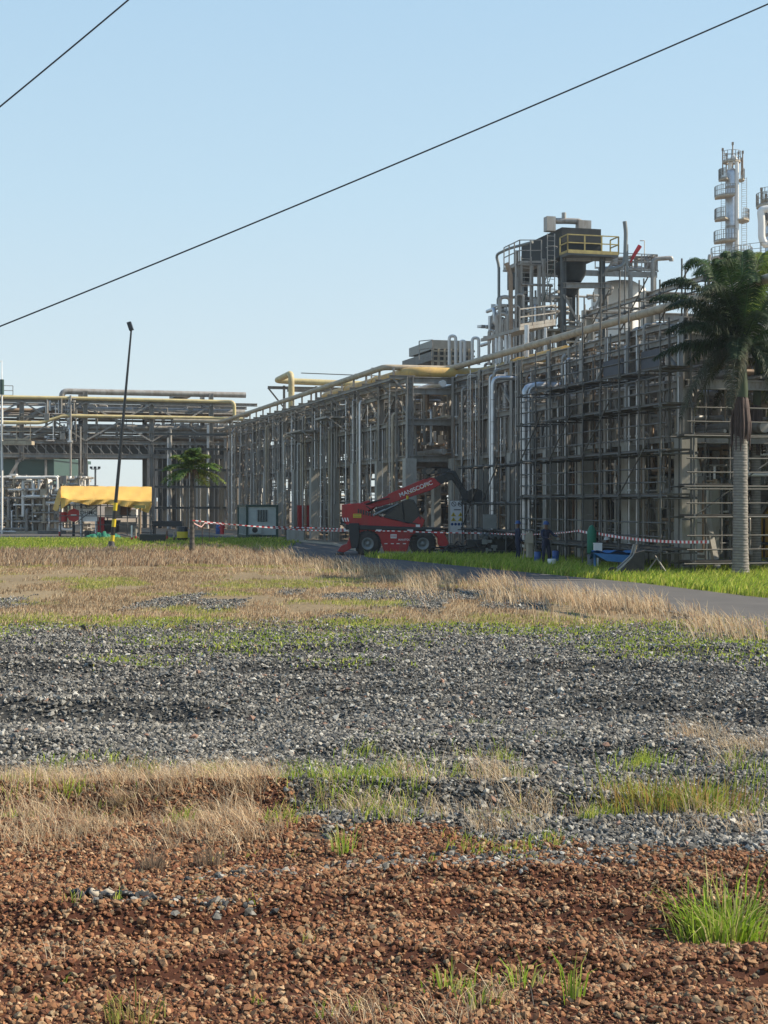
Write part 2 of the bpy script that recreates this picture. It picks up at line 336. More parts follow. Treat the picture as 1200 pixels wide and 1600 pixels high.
x, y = scatter(6.2, 14.4, 2200); r, g, gr = masks(x, y); dn = fbm(x * 1.2, y * 1.2, 70); k = (R_.uniform(size=len(x)) < r * (.55 + .9 * dn)); x, y = x[k], y[k]
stones('red_gravel', x, y, np.clip(R_.lognormal(-3.74, .42, len(x)), .012, .06), redcol, label='rust red crushed laterite stones in the foreground')
xs_, ys_ = [], []
for (cx, cy, sx, sy, nn) in ((.75, 10.9, .55, .16, 700), (-1.0, 10.6, .25, .12, 150), (1.3, 11.2, .5, .2, 500), (-1.35, 9.55, .35, .07, 120)):
    xs_.append(R_.normal(cx, sx, nn)); ys_.append(R_.normal(cy, sy, nn))
xs_, ys_ = np.concatenate(xs_), np.concatenate(ys_)
x, y = scatter(11.0, 18, 1350); r, g, gr = masks(x, y); k = R_.uniform(size=len(x)) < g * (1 - r); x, y = np.concatenate([x[k], xs_]), np.concatenate([y[k], ys_])
stones('grey_gravel', x, y, np.clip(R_.lognormal(-3.43, .36, len(x)), .015, .09), greycol, label='grey crushed stones beyond the red gravel')
x, y = scatter(18, 46, 500); r, g, gr = masks(x, y); k = (R_.uniform(size=len(x)) < g) & (x < np.interp(y, [20, 29.5, 35, 41, 50.5], [9.4, 8.2, 6.8, 4.9, 1.8])); x, y = x[k], y[k]
stones('far_gravel', x, y, np.clip(R_.lognormal(-3.08, .33, len(x)), .025, .12), greycol, lowpoly=True, lift=.3, label='far band of dark grey crushed stones')
mb = MB()
# ------------------------------------------------------------------ grass
def blades(name, x, y, h, wd, col, bend=.5, radial=None, label='', kind='stuff', category=None, origin=None, wind=(.35, 0.)):
    n = len(x); a = R_.uniform(0, 6.28, n); lean = R_.uniform(.1, 1, n) * bend * h; 
    if radial is not None: a = np.arctan2(y - radial[1], x - radial[0]) + R_.normal(0, .5, n)
    dx, dy = np.cos(a) * lean + wind[0] * h * bend, np.sin(a) * lean + wind[1] * h * bend
    b = R_.uniform(0, 3.14, n); wx, wy = np.cos(b) * wd / 2, np.sin(b) * wd / 2; z = height(x, y) - .01
    P = np.zeros((n, 5, 3))
    P[:, 0] = np.stack([x - wx, y - wy, z], 1); P[:, 1] = np.stack([x + wx, y + wy, z], 1)
    P[:, 2] = np.stack([x + dx * .35 + wx * .8, y + dy * .35 + wy * .8, z + h * .6], 1); P[:, 3] = np.stack([x + dx * .35 - wx * .8, y + dy * .35 - wy * .8, z + h * .6], 1)
    P[:, 4] = np.stack([x + dx * 1.1, y + dy * 1.1, z + h * np.clip(R_.normal(.9, .2, n), .3, 1.1)], 1)
    i = (np.arange(n) * 5)[:, None]
    T = np.concatenate([i + np.array([0, 1, 2]), i + np.array([0, 2, 3]), i + np.array([3, 2, 4])])
    V = P.reshape(-1, 3); 
    if origin is None: ob = mesh_obj(name, V, T, 'grass', col=np.repeat(col, 5, axis=0))
    else: ob = mesh_obj(name, V, T, 'grass', col=np.repeat(col, 5, axis=0), origin=origin); ob.location = origin
    if kind == 'stuff': ob['kind'] = 'stuff'
    ob['label'] = label; ob['category'] = category or 'grass'
    return ob
DRY = np.array([(.52, .40, .25), (.42, .30, .18), (.62, .51, .35), (.32, .21, .13), (.40, .34, .25)]); GRN = np.array([(.25, .35, .04), (.34, .41, .05), (.16, .24, .03), (.44, .43, .10), (.28, .31, .06)])
BRN = np.array([(.44, .32, .20), (.33, .22, .13), (.54, .43, .28), (.26, .18, .11)])
def pal(P, n, lo=.75, hi=1.25): return P[R_.integers(0, len(P), n)] * R_.uniform(lo, hi, (n, 1))
def pxof(x, y): return CX + F * x / y, HY + F * H / y
def gx(px, y): return (px - CX) * y / F
# low brown grass carpet between gravel and road
x, y = scatter(29, 62, 190, .40); r, g, gr = masks(x, y); px, py = pxof(x, y)
xr = np.interp(y, [20, 21, 29.5, 35, 41, 50.5, 62, 72], [9.5, 9.5, 8.4, 7.0, 5.1, 2.0, -1.9, -5])
k = (R_.uniform(size=len(x)) < (1 - g) * sst(.28, .5, fbm(x * .5, y * .35, 51))) & (x < xr + .3) ; x, y = x[k], y[k]
cvn = fbm(x * .22, y * .3, 131)[:, None]; cvm = sst(.50, .60, fbm(x * .45, y * .5, 137))[:, None]; cc_ = pal(BRN, len(x)) * (.75 + .6 * cvn); cc_ = cc_ * (1 - cvm * .65) + pal(GRN, len(x), .9, 1.3) * cvm * .65
blades('dry_grass', x, y, R_.uniform(.03, .14, len(x)), .024, cc_, label='low brown dry grass between the gravel and the road')
# taller straw band along the road
n = 24000; t = R_.uniform(0, 1, n); y = 78 - 50 * t ** .8; xr = np.interp(y, [20, 21, 29.5, 35, 41, 50.5, 62, 72, 82], [9.5, 9.5, 8.4, 7.0, 5.1, 2.0, -1.9, -5, -8.4])
off = np.abs(R_.normal(0, 1, n)) * np.interp(y, [28, 45, 78], [2.2, 2.6, 5.5]); x = xr + .1 + .7 * (1 - sst(42, 50, y)) * R_.uniform(0, 1, n) - off
cl = fbm(x * .9, y * .6, 61); k = R_.uniform(size=n) < (.12 + .88 * sst(.42, .6, cl)) * np.exp(-(off / 5.0) ** 2) ; x, y, cl = x[k], y[k], cl[k]
hh = .8 * R_.uniform(.25, 1.0, len(x)) ** 1.3 * np.interp(cl, [.35, .65], [.45, 1.0]) * np.interp(y, [28, 40, 80], [.75, .85, 1.0])
blades('straw_grass', x, y, hh, .017, pal(DRY, len(x), .8, 1.4), bend=.8, label='tall pale straw grass along the near edge of the road', wind=(-.4, 0))
x, y = scatter(60, 84, 60, .33); px, py = pxof(x, y); xr = np.interp(y, [50.5, 62, 72, 82, 91], [2.0, -1.9, -5, -8.4, -12.5]); k = (x < xr) & (R_.uniform(size=len(x)) < sst(.3, .5, fbm(x * .4, y * .3, 88))); x, y = x[k], y[k]
blades('far_dry_grass', x, y, R_.uniform(.1, .4, len(x)), .045, pal(BRN * np.array((.95, .95, 1.0)), len(x)), label='far dull dry grass before the green strip')
# lawn by the plant and the strip on the left
x, y = scatter(30, 75, 230, .36); r, g, gr = masks(x, y); k = (R_.uniform(size=len(x)) < gr) & (x > -3); x, y = x[k], y[k]
blades('lawn_grass', x, y, R_.uniform(.1, .36, len(x)) * np.interp(y, [35, 60], [.8, 1.15]), .036, pal(GRN, len(x), .85, 1.5), bend=.6, label='bright green lawn grass between the road and the plant')
x, y = scatter(76, 104, 90, .33); r, g, gr = masks(x, y); k = (R_.uniform(size=len(x)) < gr) & (x < -3); x, y = x[k], y[k]
blades('verge_grass', x, y, R_.uniform(.1, .3, len(x)), .06, pal(GRN, len(x)), label='green grass verge in front of the yellow tarpaulin')
# green creeping patches in the grey gravel
x, y = scatter(20, 34, 260, .33); px, py = pxof(x, y)
d = np.zeros(len(x))
for (cx, cy, sx, sy) in ((430, 1003, 170, 12), (540, 1042, 60, 6), (1080, 1008, 150, 18), (830, 985, 130, 9), (130, 972, 150, 10), (780, 978, 300, 6), (210, 1035, 60, 8), (1180, 1022, 60, 14), (20, 968, 40, 20), (370, 1010, 60, 12)):
    d = np.maximum(d, np.exp(-((px - cx) / sx) ** 2 - ((py - cy) / sy) ** 2))
k = R_.uniform(size=len(x)) < d * 2.2 * sst(.22, .48, fbm(x * 1.3, y * 1.3, 91)); x, y = x[k], y[k]
blades('green_patches', x, y, R_.uniform(.02, .10, len(x)), .03, pal(GRN, len(x), .9, 1.35), label='bright green low weeds creeping over the grey gravel')
# mixed strip between red and grey gravel
def clumps(specs, P, wd, bend, lo=.75, hi=1.25):
    X, Y, Hh, Cc = [], [], [], []
    for (px, py, rad, n, h) in specs:
        g0 = G(px, py); X.append(R_.normal(g0.x, rad, n)); Y.append(R_.normal(g0.y, rad * .8, n)); Hh.append(R_.uniform(.35, 1, n) * h); Cc.append(pal(P, n, lo, hi))
    return np.concatenate(X), np.concatenate(Y), np.concatenate(Hh), np.full(sum(len(a) for a in X), wd), np.concatenate(Cc)
sp = [(R_.uniform(-40, 430), 1215 + 115 * R_.uniform() ** 1.3, R_.uniform(.03, .2), int(R_.integers(15, 80)), R_.uniform(.08, .31)) for _ in range(150)]
sp += [(R_.uniform(-40, 440), R_.uniform(1208, 1262), R_.uniform(.08, .22), int(R_.integers(25, 70)), R_.uniform(.08, .26)) for _ in range(70)]
sp += [(R_.uniform(300, 900), R_.uniform(1225, 1300), R_.uniform(.05, .16), int(R_.integers(10, 45)), R_.uniform(.12, .36)) for _ in range(55)]
sp += [(R_.uniform(900, 1230), R_.uniform(1225, 1310), R_.uniform(.05, .16), int(R_.integers(10, 40)), R_.uniform(.1, .3)) for _ in range(22)]
sp += [(R_.uniform(500, 820), R_.uniform(1560, 1610), R_.uniform(.03, .08), int(R_.integers(8, 20)), R_.uniform(.12, .28)) for _ in range(18)] + [(R_.uniform(0, 1200), R_.uniform(1330, 1640), .05, 9, R_.uniform(.06, .18)) for _ in range(26)]
sp += [(R_.uniform(1080, 1230), R_.uniform(1150, 1230), .15, 60, R_.uniform(.2, .45)) for _ in range(9)] + [(R_.uniform(740, 830), R_.uniform(1190, 1260), .1, 50, R_.uniform(.3, .55)) for _ in range(6)]
a = clumps(sp, DRY * 1.1, .005, .7, .6, 1.5); blades('dry_tufts', a[0], a[1], a[2], a[3], a[4], bend=1.5, label='thin dry straw tufts between the red and grey gravel', wind=(-.2, 0))
sp = [(R_.uniform(0, 1200), R_.uniform(1180, 1290), R_.uniform(.05, .2), int(R_.integers(10, 60)), R_.uniform(.08, .26)) for _ in range(60)]
sp += [(R_.uniform(430, 640), R_.uniform(1200, 1260), .15, 60, R_.uniform(.12, .28)) for _ in range(9)] + [(R_.uniform(700, 860), R_.uniform(1310, 1345), .1, 30, R_.uniform(.08, .2)) for _ in range(8)] + [(R_.uniform(600, 860), R_.uniform(1130, 1185), .15, 20, .1) for _ in range(6)]
sp += [(R_.uniform(0, 1200), R_.uniform(1330, 1600), .025, 7, R_.uniform(.06, .15)) for _ in range(22)]
a = clumps(sp, GRN, .009, .7, .8, 1.4); blades('green_tufts', a[0], a[1], a[2], a[3], a[4], bend=.7, label='small green tufts scattered along the gravel edge')
# separate clumps that can be pointed at
def tuft(px, py, rad, n, h, wd, P, label, bend=.7, name='grass_clump'):
    g0 = G(px, py); g0.z = float(height(g0.x, g0.y)); a = clumps([(px, py, rad, n, h)], P, wd, bend, .85, 1.35)
    blades(name, a[0], a[1], a[2], a[3], a[4], bend=bend, label=label, kind='thing', category='grass clump', origin=g0, wind=(0, 0), radial=(g0.x, g0.y))
BG = np.array([(.22, .34, .03), (.30, .42, .05), (.16, .26, .03), (.34, .38, .08), (.40, .36, .16)])
tuft(1140, 1445, .15, 420, .34, .013, BG, 'large bright green grass clump at the right edge of the red gravel', bend=1.0)
tuft(700, 1535, .06, 40, .22, .011, BG, 'small yellow green grass clump left of centre near the bottom')
tuft(815, 1535, .06, 36, .2, .010, BG, 'small green grass clump between two others near the bottom')
tuft(893, 1565, .03, 18, .36, .013, BG, 'tall thin single green shoot low on the red gravel', .35)
tuft(745, 1570, .05, 26, .2, .011, BG, 'short green clump tangled in dry straw at the bottom')
tuft(210, 1598, .07, 60, .2, .008, np.array([(.3, .24, .09), (.24, .26, .06)]), 'olive brown tuft at the bottom left of the red gravel')
tuft(538, 1330, .05, 36, .28, .010, BG, 'upright green tuft on the red and grey gravel boundary')
tuft(1015, 1255, .22, 260, .3, .012, np.array([(.25, .25, .05), (.18, .24, .04), (.3, .2, .06)]), 'wide yellow green weed clump on the right gravel bank')
tuft(1095, 1258, .26, 330, .36, .012, np.array([(.25, .25, .05), (.18, .24, .04), (.32, .2, .08)]), 'yellow green weeds mixed with straw at right gravel bank')
tuft(345, 1222, .1, 80, .22, .010, BG, 'fresh green tuft rising behind the straw on the left')
tuft(540, 1245, .25, 220, .24, .010, BG, 'broad fresh green clump at the middle of the gravel bank')
tuft(330, 1345, .06, 130, .2, .006, np.array([(.25, .19, .13), (.16, .12, .09)]), 'grey dead grass tuft on the red gravel')
tuft(240, 1350, .06, 120, .2, .006, np.array([(.25, .19, .13), (.16, .12, .09)]), 'grey dead grass tuft left of its twin on red gravel')
# a crumpled dark hose-like litter lying on the red gravel
g0 = G(165, 1404); z0 = float(height(g0.x, g0.y)); hz = thing('crumpled_hose', 'short crumpled grey and white ribbed hose lying on the red gravel', 'hose', g0)
rr = random.Random(6); mb = MB(); wt = MB()
for q in range(3):
    x0, y0 = -.24 + q * .13, rr.uniform(-.03, .03); n_ = 16
    pts = [g0 + Vector((x0 + .013 * i + .01 * math.sin(i * 2.1 + q), y0 + .02 * math.sin(i * .9 + q * 2), z0 + .035 + .018 * math.sin(i * .7 + q))) for i in range(n_)]
    (wt if q == 1 else mb).tube(pts, [(.028 if i % 2 else .014) * rr.uniform(.75, 1.2) for i in range(n_)], 9)
for k in range(9): a_ = g0 + Vector((rr.uniform(-.2, .3), rr.uniform(-.05, .05), z0 + .03)); wt.bar(a_, a_ + Vector((rr.uniform(.02, .05), 0, rr.uniform(-.01, .035))), .006, .03)
part('ribbed_hose', mb, 'dark_metal', hz); part('torn_liner', wt, 'kerb', hz)

# ------------------------------------------------------------------ the plant
def frame_rack(root, fr, s0, s1, t0, t1, ss, levels, topz, infill=(5.0, 7.0), outrig=True, skip_low=False, seed=1, legz=5.0, front_full=True):
    """columns, beams, panel walls, braces, hangers, pipe runs along s.  fr(s,t,z) -> world"""
    rr = random.Random(seed); tm = (t0 + t1) / 2
    for i, s in enumerate(ss):
        for t in (t0, t1):
            c = MB(); wv = .62 if t == t0 else .55
            c.box(fr(s, t, legz / 2), (wv, wv, legz), fr(1, 0, 0) - fr(0, 0, 0), fr(0, 1, 0) - fr(0, 0, 0)); part('concrete_column', c, 'concrete', root)
            c = MB(); c.ibeam(fr(s, t, legz), fr(s, t, topz), .34, .36); part('steel_column', c, 'steel', root)
        c = MB(); c.ibeam(fr(s, tm, legz), fr(s, tm, topz - .6), .25, .3); part('steel_column', c, 'steel', root)
        for z in levels:
            b = MB(); b.ibeam(fr(s, t0 - .1, z), fr(s, t1 + .1, z), .26, .36); part('cross_beam', b, 'steel', root)
    for t in (t0, t1):
        for z in levels:
            b = MB(); b.ibeam(fr(s0, t - .02, z + .02), fr(s1, t - .02, z + .02), .24, .26); part('long_beam', b, 'steel', root)
    for a, b_ in zip(ss[:-1], ss[1:]):
        p = MB(); n = max(2, round(abs(b_ - a) / .75)); zl, zh = infill
        for k in range(1, n):
            s = a + (b_ - a) * k / n
            p.bar(fr(s, t0 + .05, zl + .16), fr(s, t0 + .05, zh - .16), .10 if k % 2 else .2, .06)
            if k % 2: p.bar(fr(s, t0 + .11, zl + .16), fr(s + (b_ - a) / n, t0 + .11, zh - .16), .09, .05)
            if rr.random() < .6: p.bar(fr(s + .3, t0 + .5, zl + .16), fr(s + .1, t0 + .5, zh - .1), .35, .04)
        part('truss_panel', p, 'steel', root)
        # pale raking braces under the girder
        if not skip_low:
            for (m_, q) in ((.28, 0), (.72, 1)):
                if rr.random() < .72:
                    d = MB(); d.bar(fr(a + (b_ - a) * q, t0 + 1.3, .1), fr(a + (b_ - a) * (.5 + (.07 if q else -.07)), t0 + 1.3, legz - .2), .2, .2); part('raking_brace', d, 'concrete', root)
            d = MB(); d.box(fr(a + (b_ - a) * .5, t0 + rr.uniform(2.2, 3.2), 1.9), (rr.uniform(.3, .6), rr.uniform(.3, .5), rr.uniform(3.0, 3.6)), fr(1, 0, 0) - fr(0, 0, 0), fr(0, 1, 0) - fr(0, 0, 0)); part('concrete_pier', d, 'concrete', root)
        # upper bracing
        for zl2, zh2 in ((levels[1], levels[2]),):
            d = MB(); m_ = (a + b_) / 2
            d.bar(fr(a, t0 + .1, zl2), fr(m_, t0 + .1, zh2), .12, .1); d.bar(fr(m_, t0 + .1, zh2), fr(b_, t0 + .1, zl2), .12, .1); part('diagonal_brace', d, 'steel', root)
        # outriggers with knees for the outer pipe
        if outrig:
            o = MB()
            for q in (0, .5):
                s = a + (b_ - a) * q
                o.ibeam(fr(s, t0 - 1.15, 9.45), fr(s, t0 + .3, 9.45), .16, .2); o.bar(fr(s, t0 - 1.0, 9.4), fr(s, t0 - .05, 8.5), .1, .1)
                o.bar(fr(s, t0 - .9, 9.55), fr(s, t0 - .9, 10.0), .14, .1)
            o.ibeam(fr(a, t0 - 1.1, 9.32), fr(b_, t0 - 1.1, 9.32), .12, .16); part('outrigger', o, 'steel', root)
        # hanger posts on the front face
        for q in (.33, .66):
            if rr.random() < .8:
                s = a + (b_ - a) * q; h = MB(); zt = rr.choice([7.2, 8.9, 9.4]); zb = rr.choice([.1, .1, 2.5, 5.0]); tt = t0 - rr.uniform(.12, .4)
                h.bar(fr(s, tt, zb), fr(s, tt, zt), .12, .10); part('hanger_post', h, rr.choice(['steel', 'pipe_grey', 'steel']), root)
def pipe_runs(root, fr, s0, s1, t0, t1, levels, seed, dens=1.0):
    rr = random.Random(seed); 
    for z in levels:
        t = t0 + .4
        while t < t1 - .3:
            r = rr.choice([.05, .07, .1, .13, .17, .22]); t += r
            if rr.random() < dens:
                m = MB(); a, b = s0 + rr.uniform(-1, 0), s1 + rr.uniform(0, 1)
                zz = z + .2 + r
                if rr.random() < .3: q = rr.uniform(s0 + 4, s1 - 4); m.tube([fr(a, t, zz), fr(q, t, zz), fr(q, t, zz + .9), fr(q, t + .8, zz + .9), fr(q + 1.6, t + .8, zz + .9), fr(q + 1.6, t, zz + .9), fr(q + 1.6, t, zz), fr(b, t, zz)], r * .9, 8, bend=r * 2)
                else: m.tube([fr(a, t, zz), fr(b, t, zz)], r, 8)
                part('pipe_run', m, rr.choice(['pipe_grey', 'pipe_grey', 'silver', 'pipe_brown', 'tan_pipe', 'steel', 'yellow_pipe', 'white']), root)
            t += r + rr.uniform(.12, .45)
def clutter(name, root, fr, s0, s1, t0, t1, z0, z1, n, seed, mats=('pipe_grey', 'steel', 'pipe_brown', 'silver', 'white'), rad=(.03, .05, .08, .12)):
    """orthogonal small pipework, one part per material"""
    rr = random.Random(seed); bag = {m: MB() for m in mats}
    for i in range(n):
        p = [rr.uniform(s0, s1), rr.uniform(t0, t1), rr.uniform(z0, z1)]; pts = [fr(*p)]; ax = rr.choice([0, 1, 2, 2])
        for k in range(rr.choice([1, 2, 3, 4])):
            L_ = rr.uniform(.5, 3.2) * rr.choice([-1, 1]); lo, hi = ((s0, s1), (t0, t1), (z0, z1))[ax]
            q = min(hi, max(lo, p[ax] + L_))
            if abs(q - p[ax]) < .25: ax = (ax + 1) % 3; continue
            p[ax] = q; pts.append(fr(*p)); ax = rr.choice([a for a in (0, 1, 2) if a != ax])
        if len(pts) > 1:
            r = rr.choice(rad); m = bag[rr.choice(mats)]; m.tube(pts, r, 6, bend=r * 2.2)
            if rr.random() < .5: e = Vector(pts[-1]); m.lathe(e - Z * .08, [(0, 0), (r * 2.1, 0), (r * 2.1, .16), (0, .16)], 8, False)
            if rr.random() < .25: e = Vector(pts[0]); m.box(e, (r * 4, r * 4, r * 5))
    for m in mats: part(name, bag[m], m, root)
def risers(root, fr, specs, name='riser_pipe'):
    for (s, t, zb, zt, r, m) in specs:
        b = MB(); b.tube([fr(s, t, zb), fr(s, t, zt), fr(s, t + 1.4, zt)], r, 8, bend=r * 3); part(name, b, m, root)
def ladder(root, a, b, side, m='steel', wd=.45, cage=False, name='ladder'):
    a, b, side = Vector(a), Vector(b), Vector(side).normalized(); mb = MB(); n = int((b - a).length / .3)
    for q in (-1, 1): mb.bar(a + side * q * wd / 2, b + side * q * wd / 2, .05)
    for i in range(n): p = a.lerp(b, (i + .5) / n); mb.bar(p - side * wd / 2, p + side * wd / 2, .03)
    if cage:
        out = side.cross(Z).normalized(); 
        for i in range(2, n, 3):
            p = a.lerp(b, i / n); pts = [p + side * math.cos(th) * .36 + out * math.sin(th) * .7 for th in np.linspace(0, math.pi, 9)]; mb.tube(pts, .018, 4)
    part(name, mb, m, root)
def railing(root, pts, m='steel', h=1.1, closed=False, step=1.4, name='railing', r=.035):
    mb = MB(); P = [Vector(p) for p in pts] + ([Vector(pts[0])] if closed else [])
    for a, b in zip(P[:-1], P[1:]):
        for z in (h, h * .55): mb.bar(a + Z * z, b + Z * z, r * 1.6)
        mb.bar(a + Z * .08, b + Z * .08, .02, .14)
        n = max(1, round((b - a).length / step))
        for i in range(n + 1): p = a.lerp(b, i / n); mb.bar(p, p + Z * h, r * 1.8)
    part(name, mb, m, root)

def thin_poles(root, fr, s0, s1, t, n, seed, step=None):
    rr = random.Random(seed)
    for k in range(n):
        s = s0 + (s1 - s0) * (k + rr.uniform(.1, .9)) / n; tt = t + rr.uniform(-.45, .35); b = MB(); zt = rr.choice([4.6, 6.8, 7.2, 8.9, 9.3, 9.6]); zb = rr.choice([0, 0, 0, .6, 2.4, 4.8])
        r = rr.choice([.022, .03, .03, .045]); b.tube([fr(s, tt, zb), fr(s, tt, zt)] + ([fr(s, tt + .8, zt)] if rr.random() < .4 else []), r, 6, bend=.1)
        for q in np.arange(zb + 1, zt - .5, 2.1): b.box(fr(s, tt, q), (r * 4, r * 5, .07))
        part('conduit', b, rr.choice(['pipe_grey', 'white', 'tan_pipe', 'silver', 'pipe_brown', 'silver', 'pipe_grey']), root)  # extra white and silver conduits stand in for sunlit edges
def face_bits(root, fr, s0, s1, t, n, seed):
    rr = random.Random(seed); b = MB()
    for k in range(n):
        s = rr.uniform(s0, s1); z = rr.uniform(.6, 9.2); b.tube([fr(s, t + rr.uniform(-.2, .8), z), fr(s + rr.uniform(1, 4), t + rr.uniform(-.2, .8), z)], rr.choice([.02, .03, .045]), 5)
        if rr.random() < .3: b.box(fr(s, t + .2, z), (.3, .15, .4))
    part('tray_and_tubing', b, 'pipe_grey', root)
# left (far) part of the long rack
LV = [5.0, 7.0, 8.7, 9.3]
rackA = thing('pipe_rack', 'long multi level steel and concrete pipe rack running away behind the red telehandler', 'pipe rack', Q(-32, 0, 0))
ssA = [0, -6, -12, -18, -24, -30, -36, -42, -48, -54, -60]
frame_rack(rackA, Q, -61, .1, 0, 8.5, ssA, LV, 9.5, seed=3)
pipe_runs(rackA, Q, -61, 0, 1.2, 8, [5.0, 7.0, 8.7], 5, .8)
clutter('pipework', rackA, Q, -60, -1, 1.5, 8, 5.2, 9.2, 230, 8)
clutter('ground_pipework', rackA, Q, -60, -1, 2, 8, .2, 4.6, 130, 9, mats=('pipe_grey', 'white', 'steel_dark'))
sp = []; rr = random.Random(21)
for s0 in (-2.2, -9.6, -10.1, -17.2, -17.9, -26.3, -26.9, -33, -33.6, -40.5, -41.2, -47.4, -53, -57.5, -60.5):
    sp.append((s0, -.35, .1, rr.choice([7.6, 8.8, 9.2]), rr.choice([.07, .09]), rr.choice(['pipe_grey', 'silver', 'tan_pipe'])))
risers(rackA, Q, sp)
for (s0, s1, z) in ((-26, -21.5, 7.5), (-17, -13.5, 8.0)):   # small grating platforms on the face
    mb = MB(); mb.box(Q((s0 + s1) / 2, -.9, z), (s1 - s0, 1.4, .12), U, Nn); mb.bar(Q(s0, -1.5, z), Q(s0, -.1, z - 1), .08); mb.bar(Q(s1, -1.5, z), Q(s1, -.1, z - 1), .08); part('platform', mb, 'pipe_grey', rackA)
# right (near) part
thin_poles(rackA, Q, -60, 0, -.2, 84, 101); face_bits(rackA, Q, -60, -3, .1, 110, 102); clutter('face_pipework', rackA, Q, -60, -1, .1, 1.4, .3, 9.2, 150, 103, mats=('pipe_grey', 'steel', 'tan_pipe'), rad=(.03, .045, .07))
rackB = thing('pipe_rack', 'near stretch of the pipe rack standing behind the scaffolding on the right', 'pipe rack', Q(14, 6, 0))
ssB = [.4, 4.9, 9.7, 14.6, 18.4, 23.2, 27.9]
Qb = lambda s, t, z: Q(s, t + 2.5, z)
frame_rack(rackB, Qb, .2, 28.2, 0, 8.5, ssB, LV, 9.5, outrig=False, seed=12)
pipe_runs(rackB, Qb, .3, 28, 1.0, 8, [5.0, 7.0, 8.7], 15, .8)
clutter('pipework', rackB, Qb, .5, 27.5, 1.0, 8, 5.2, 9.3, 250, 18)
clutter('ground_pipework', rackB, Qb, .5, 27.5, 1.5, 8, .2, 4.8, 150, 19, mats=('pipe_grey', 'white', 'pipe_brown', 'steel_dark'))
sp = [(s0, -.4, .1, z, r, m) for (s0, z, r, m) in ((2.8, 8.7, .07, 'pipe_grey'), (7.3, 9.0, .06, 'silver'), (7.9, 9.2, .09, 'pipe_grey'), (11.8, 9.2, .07, 'tan_pipe'), (12.5, 8.6, .06, 'pipe_brown'), (16.9, 9.1, .07, 'pipe_grey'), (17.3, 8.9, .07, 'silver'), (21.5, 8.6, .06, 'pipe_grey'), (25.2, 9.5, .06, 'pipe_grey'), (27.4, 9.2, .05, 'pipe_grey'))]
risers(rackB, Qb, sp)
b = MB(); b.box(fx_(1069, 2.6) + Z * 4.6, (.5, .36, 9.2), U, Nn); part('corner_column', b, 'corner', rackB)
mb = MB()
for i in range(9): a = -2 + i * .55; mb.bar(Q(-.2, 1.0 + i * .9, 4.3), Q(.6, 1.0 + i * .9, 4.3), .5, .3)
part('cable_tray', mb, 'steel_dark', rackB)

thin_poles(rackB, Qb, 0, 28, -.2, 60, 104); face_bits(rackB, Qb, 0, 25, .1, 80, 105); clutter('face_pipework', rackB, Qb, .5, 27.5, .1, 1.4, .3, 9.2, 130, 106, mats=('pipe_grey', 'steel', 'tan_pipe', 'pipe_brown'), rad=(.03, .045, .07))
# long pipelines lying along the rack top
def pipeline(name, label, pts, r, m, n=14, clamp=True, group=None):
    root = thing(name, label, 'pipeline', pts[len(pts) // 2], group); b = MB(); b.tube(pts, r, n, bend=r * 3); part('pipe', b, m, root)
    if clamp:
        c = MB()
        for a, e in zip(pts[:-1], pts[1:]):
            a, e = Vector(a), Vector(e); k = int((e - a).length / 6)
            for i in range(1, k): p = a.lerp(e, i / k); d = (e - a).normalized(); c.tube([p - d * .04, p + d * .04], r * 1.13, n)
        part('flange', c, m, root)
    return root
pipeline('long_pipe', 'long tan pipe snaking along the outer top edge of the rack', [Q(48, 2.9, 10.15), Q(-2, 2.9, 10.15), Q(-2.0, -.9, 10.15), Q(-59.5, -.9, 10.1), Q(-61, -2.2, 10.1) + Vector((-3, -.9, .1))], .165, 'tan_pipe')
pipeline('wide_yellow_pipe', 'wide yellow pipe running just behind the tan pipe', [Q(12, 4.3, 9.75), Q(-.8, 4.3, 9.75), Q(-.8, .25, 9.75), Q(-22, .25, 9.8), Q(-23, 1.6, 9.8), Q(-58, 1.6, 9.8)], .35, 'yellow_pipe', 18)
pipeline('yellow_loop_pipe', 'pale yellow expansion loop rising above the far middle of the rack', [Q(-39.4, 1.5, 10.0), Q(-39.4, 1.5, 13.0), Q(-45.6, 1.5, 12.9), Q(-45.6, 2.6, 12.85)], .25, 'pale_yellow', 14, False)
pipeline('yellow_loop_pipe', 'pale yellow pipe lying crosswise behind the expansion loop', [Q(-45.6, 2.7, 12.85), Q(-45.4, 9.6, 12.7), Q(-40, 9.8, 12.7)], .27, 'pale_yellow', 14, False)
mb = MB()
for t in (2.2, 5, 8): mb.ibeam(Q(-45.9, t, 9.4), Q(-45.9, t, 12.5), .18, .18)
mb.ibeam(Q(-45.9, .8, 12.3), Q(-45.9, 9.6, 12.3), .2, .25); mb.ibeam(Q(-39.6, 1.2, 11.6), Q(-39.6, 9.6, 11.6), .18, .2); mb.bar(Q(-38, 2.0, 12.9), Q(-36, 9.8, 12.6), .07); mb.bar(Q(-45.9, .8, 12.3), Q(-45.9, 2.2, 10.6), .12); mb.bar(Q(-12, 1, 11.0), Q(-12, 6, 11.0), .09); mb.bar(Q(-12, 1, 11.0), Q(-12, 1, 9.4), .09)
part('loop_support', mb, 'steel', rackA)

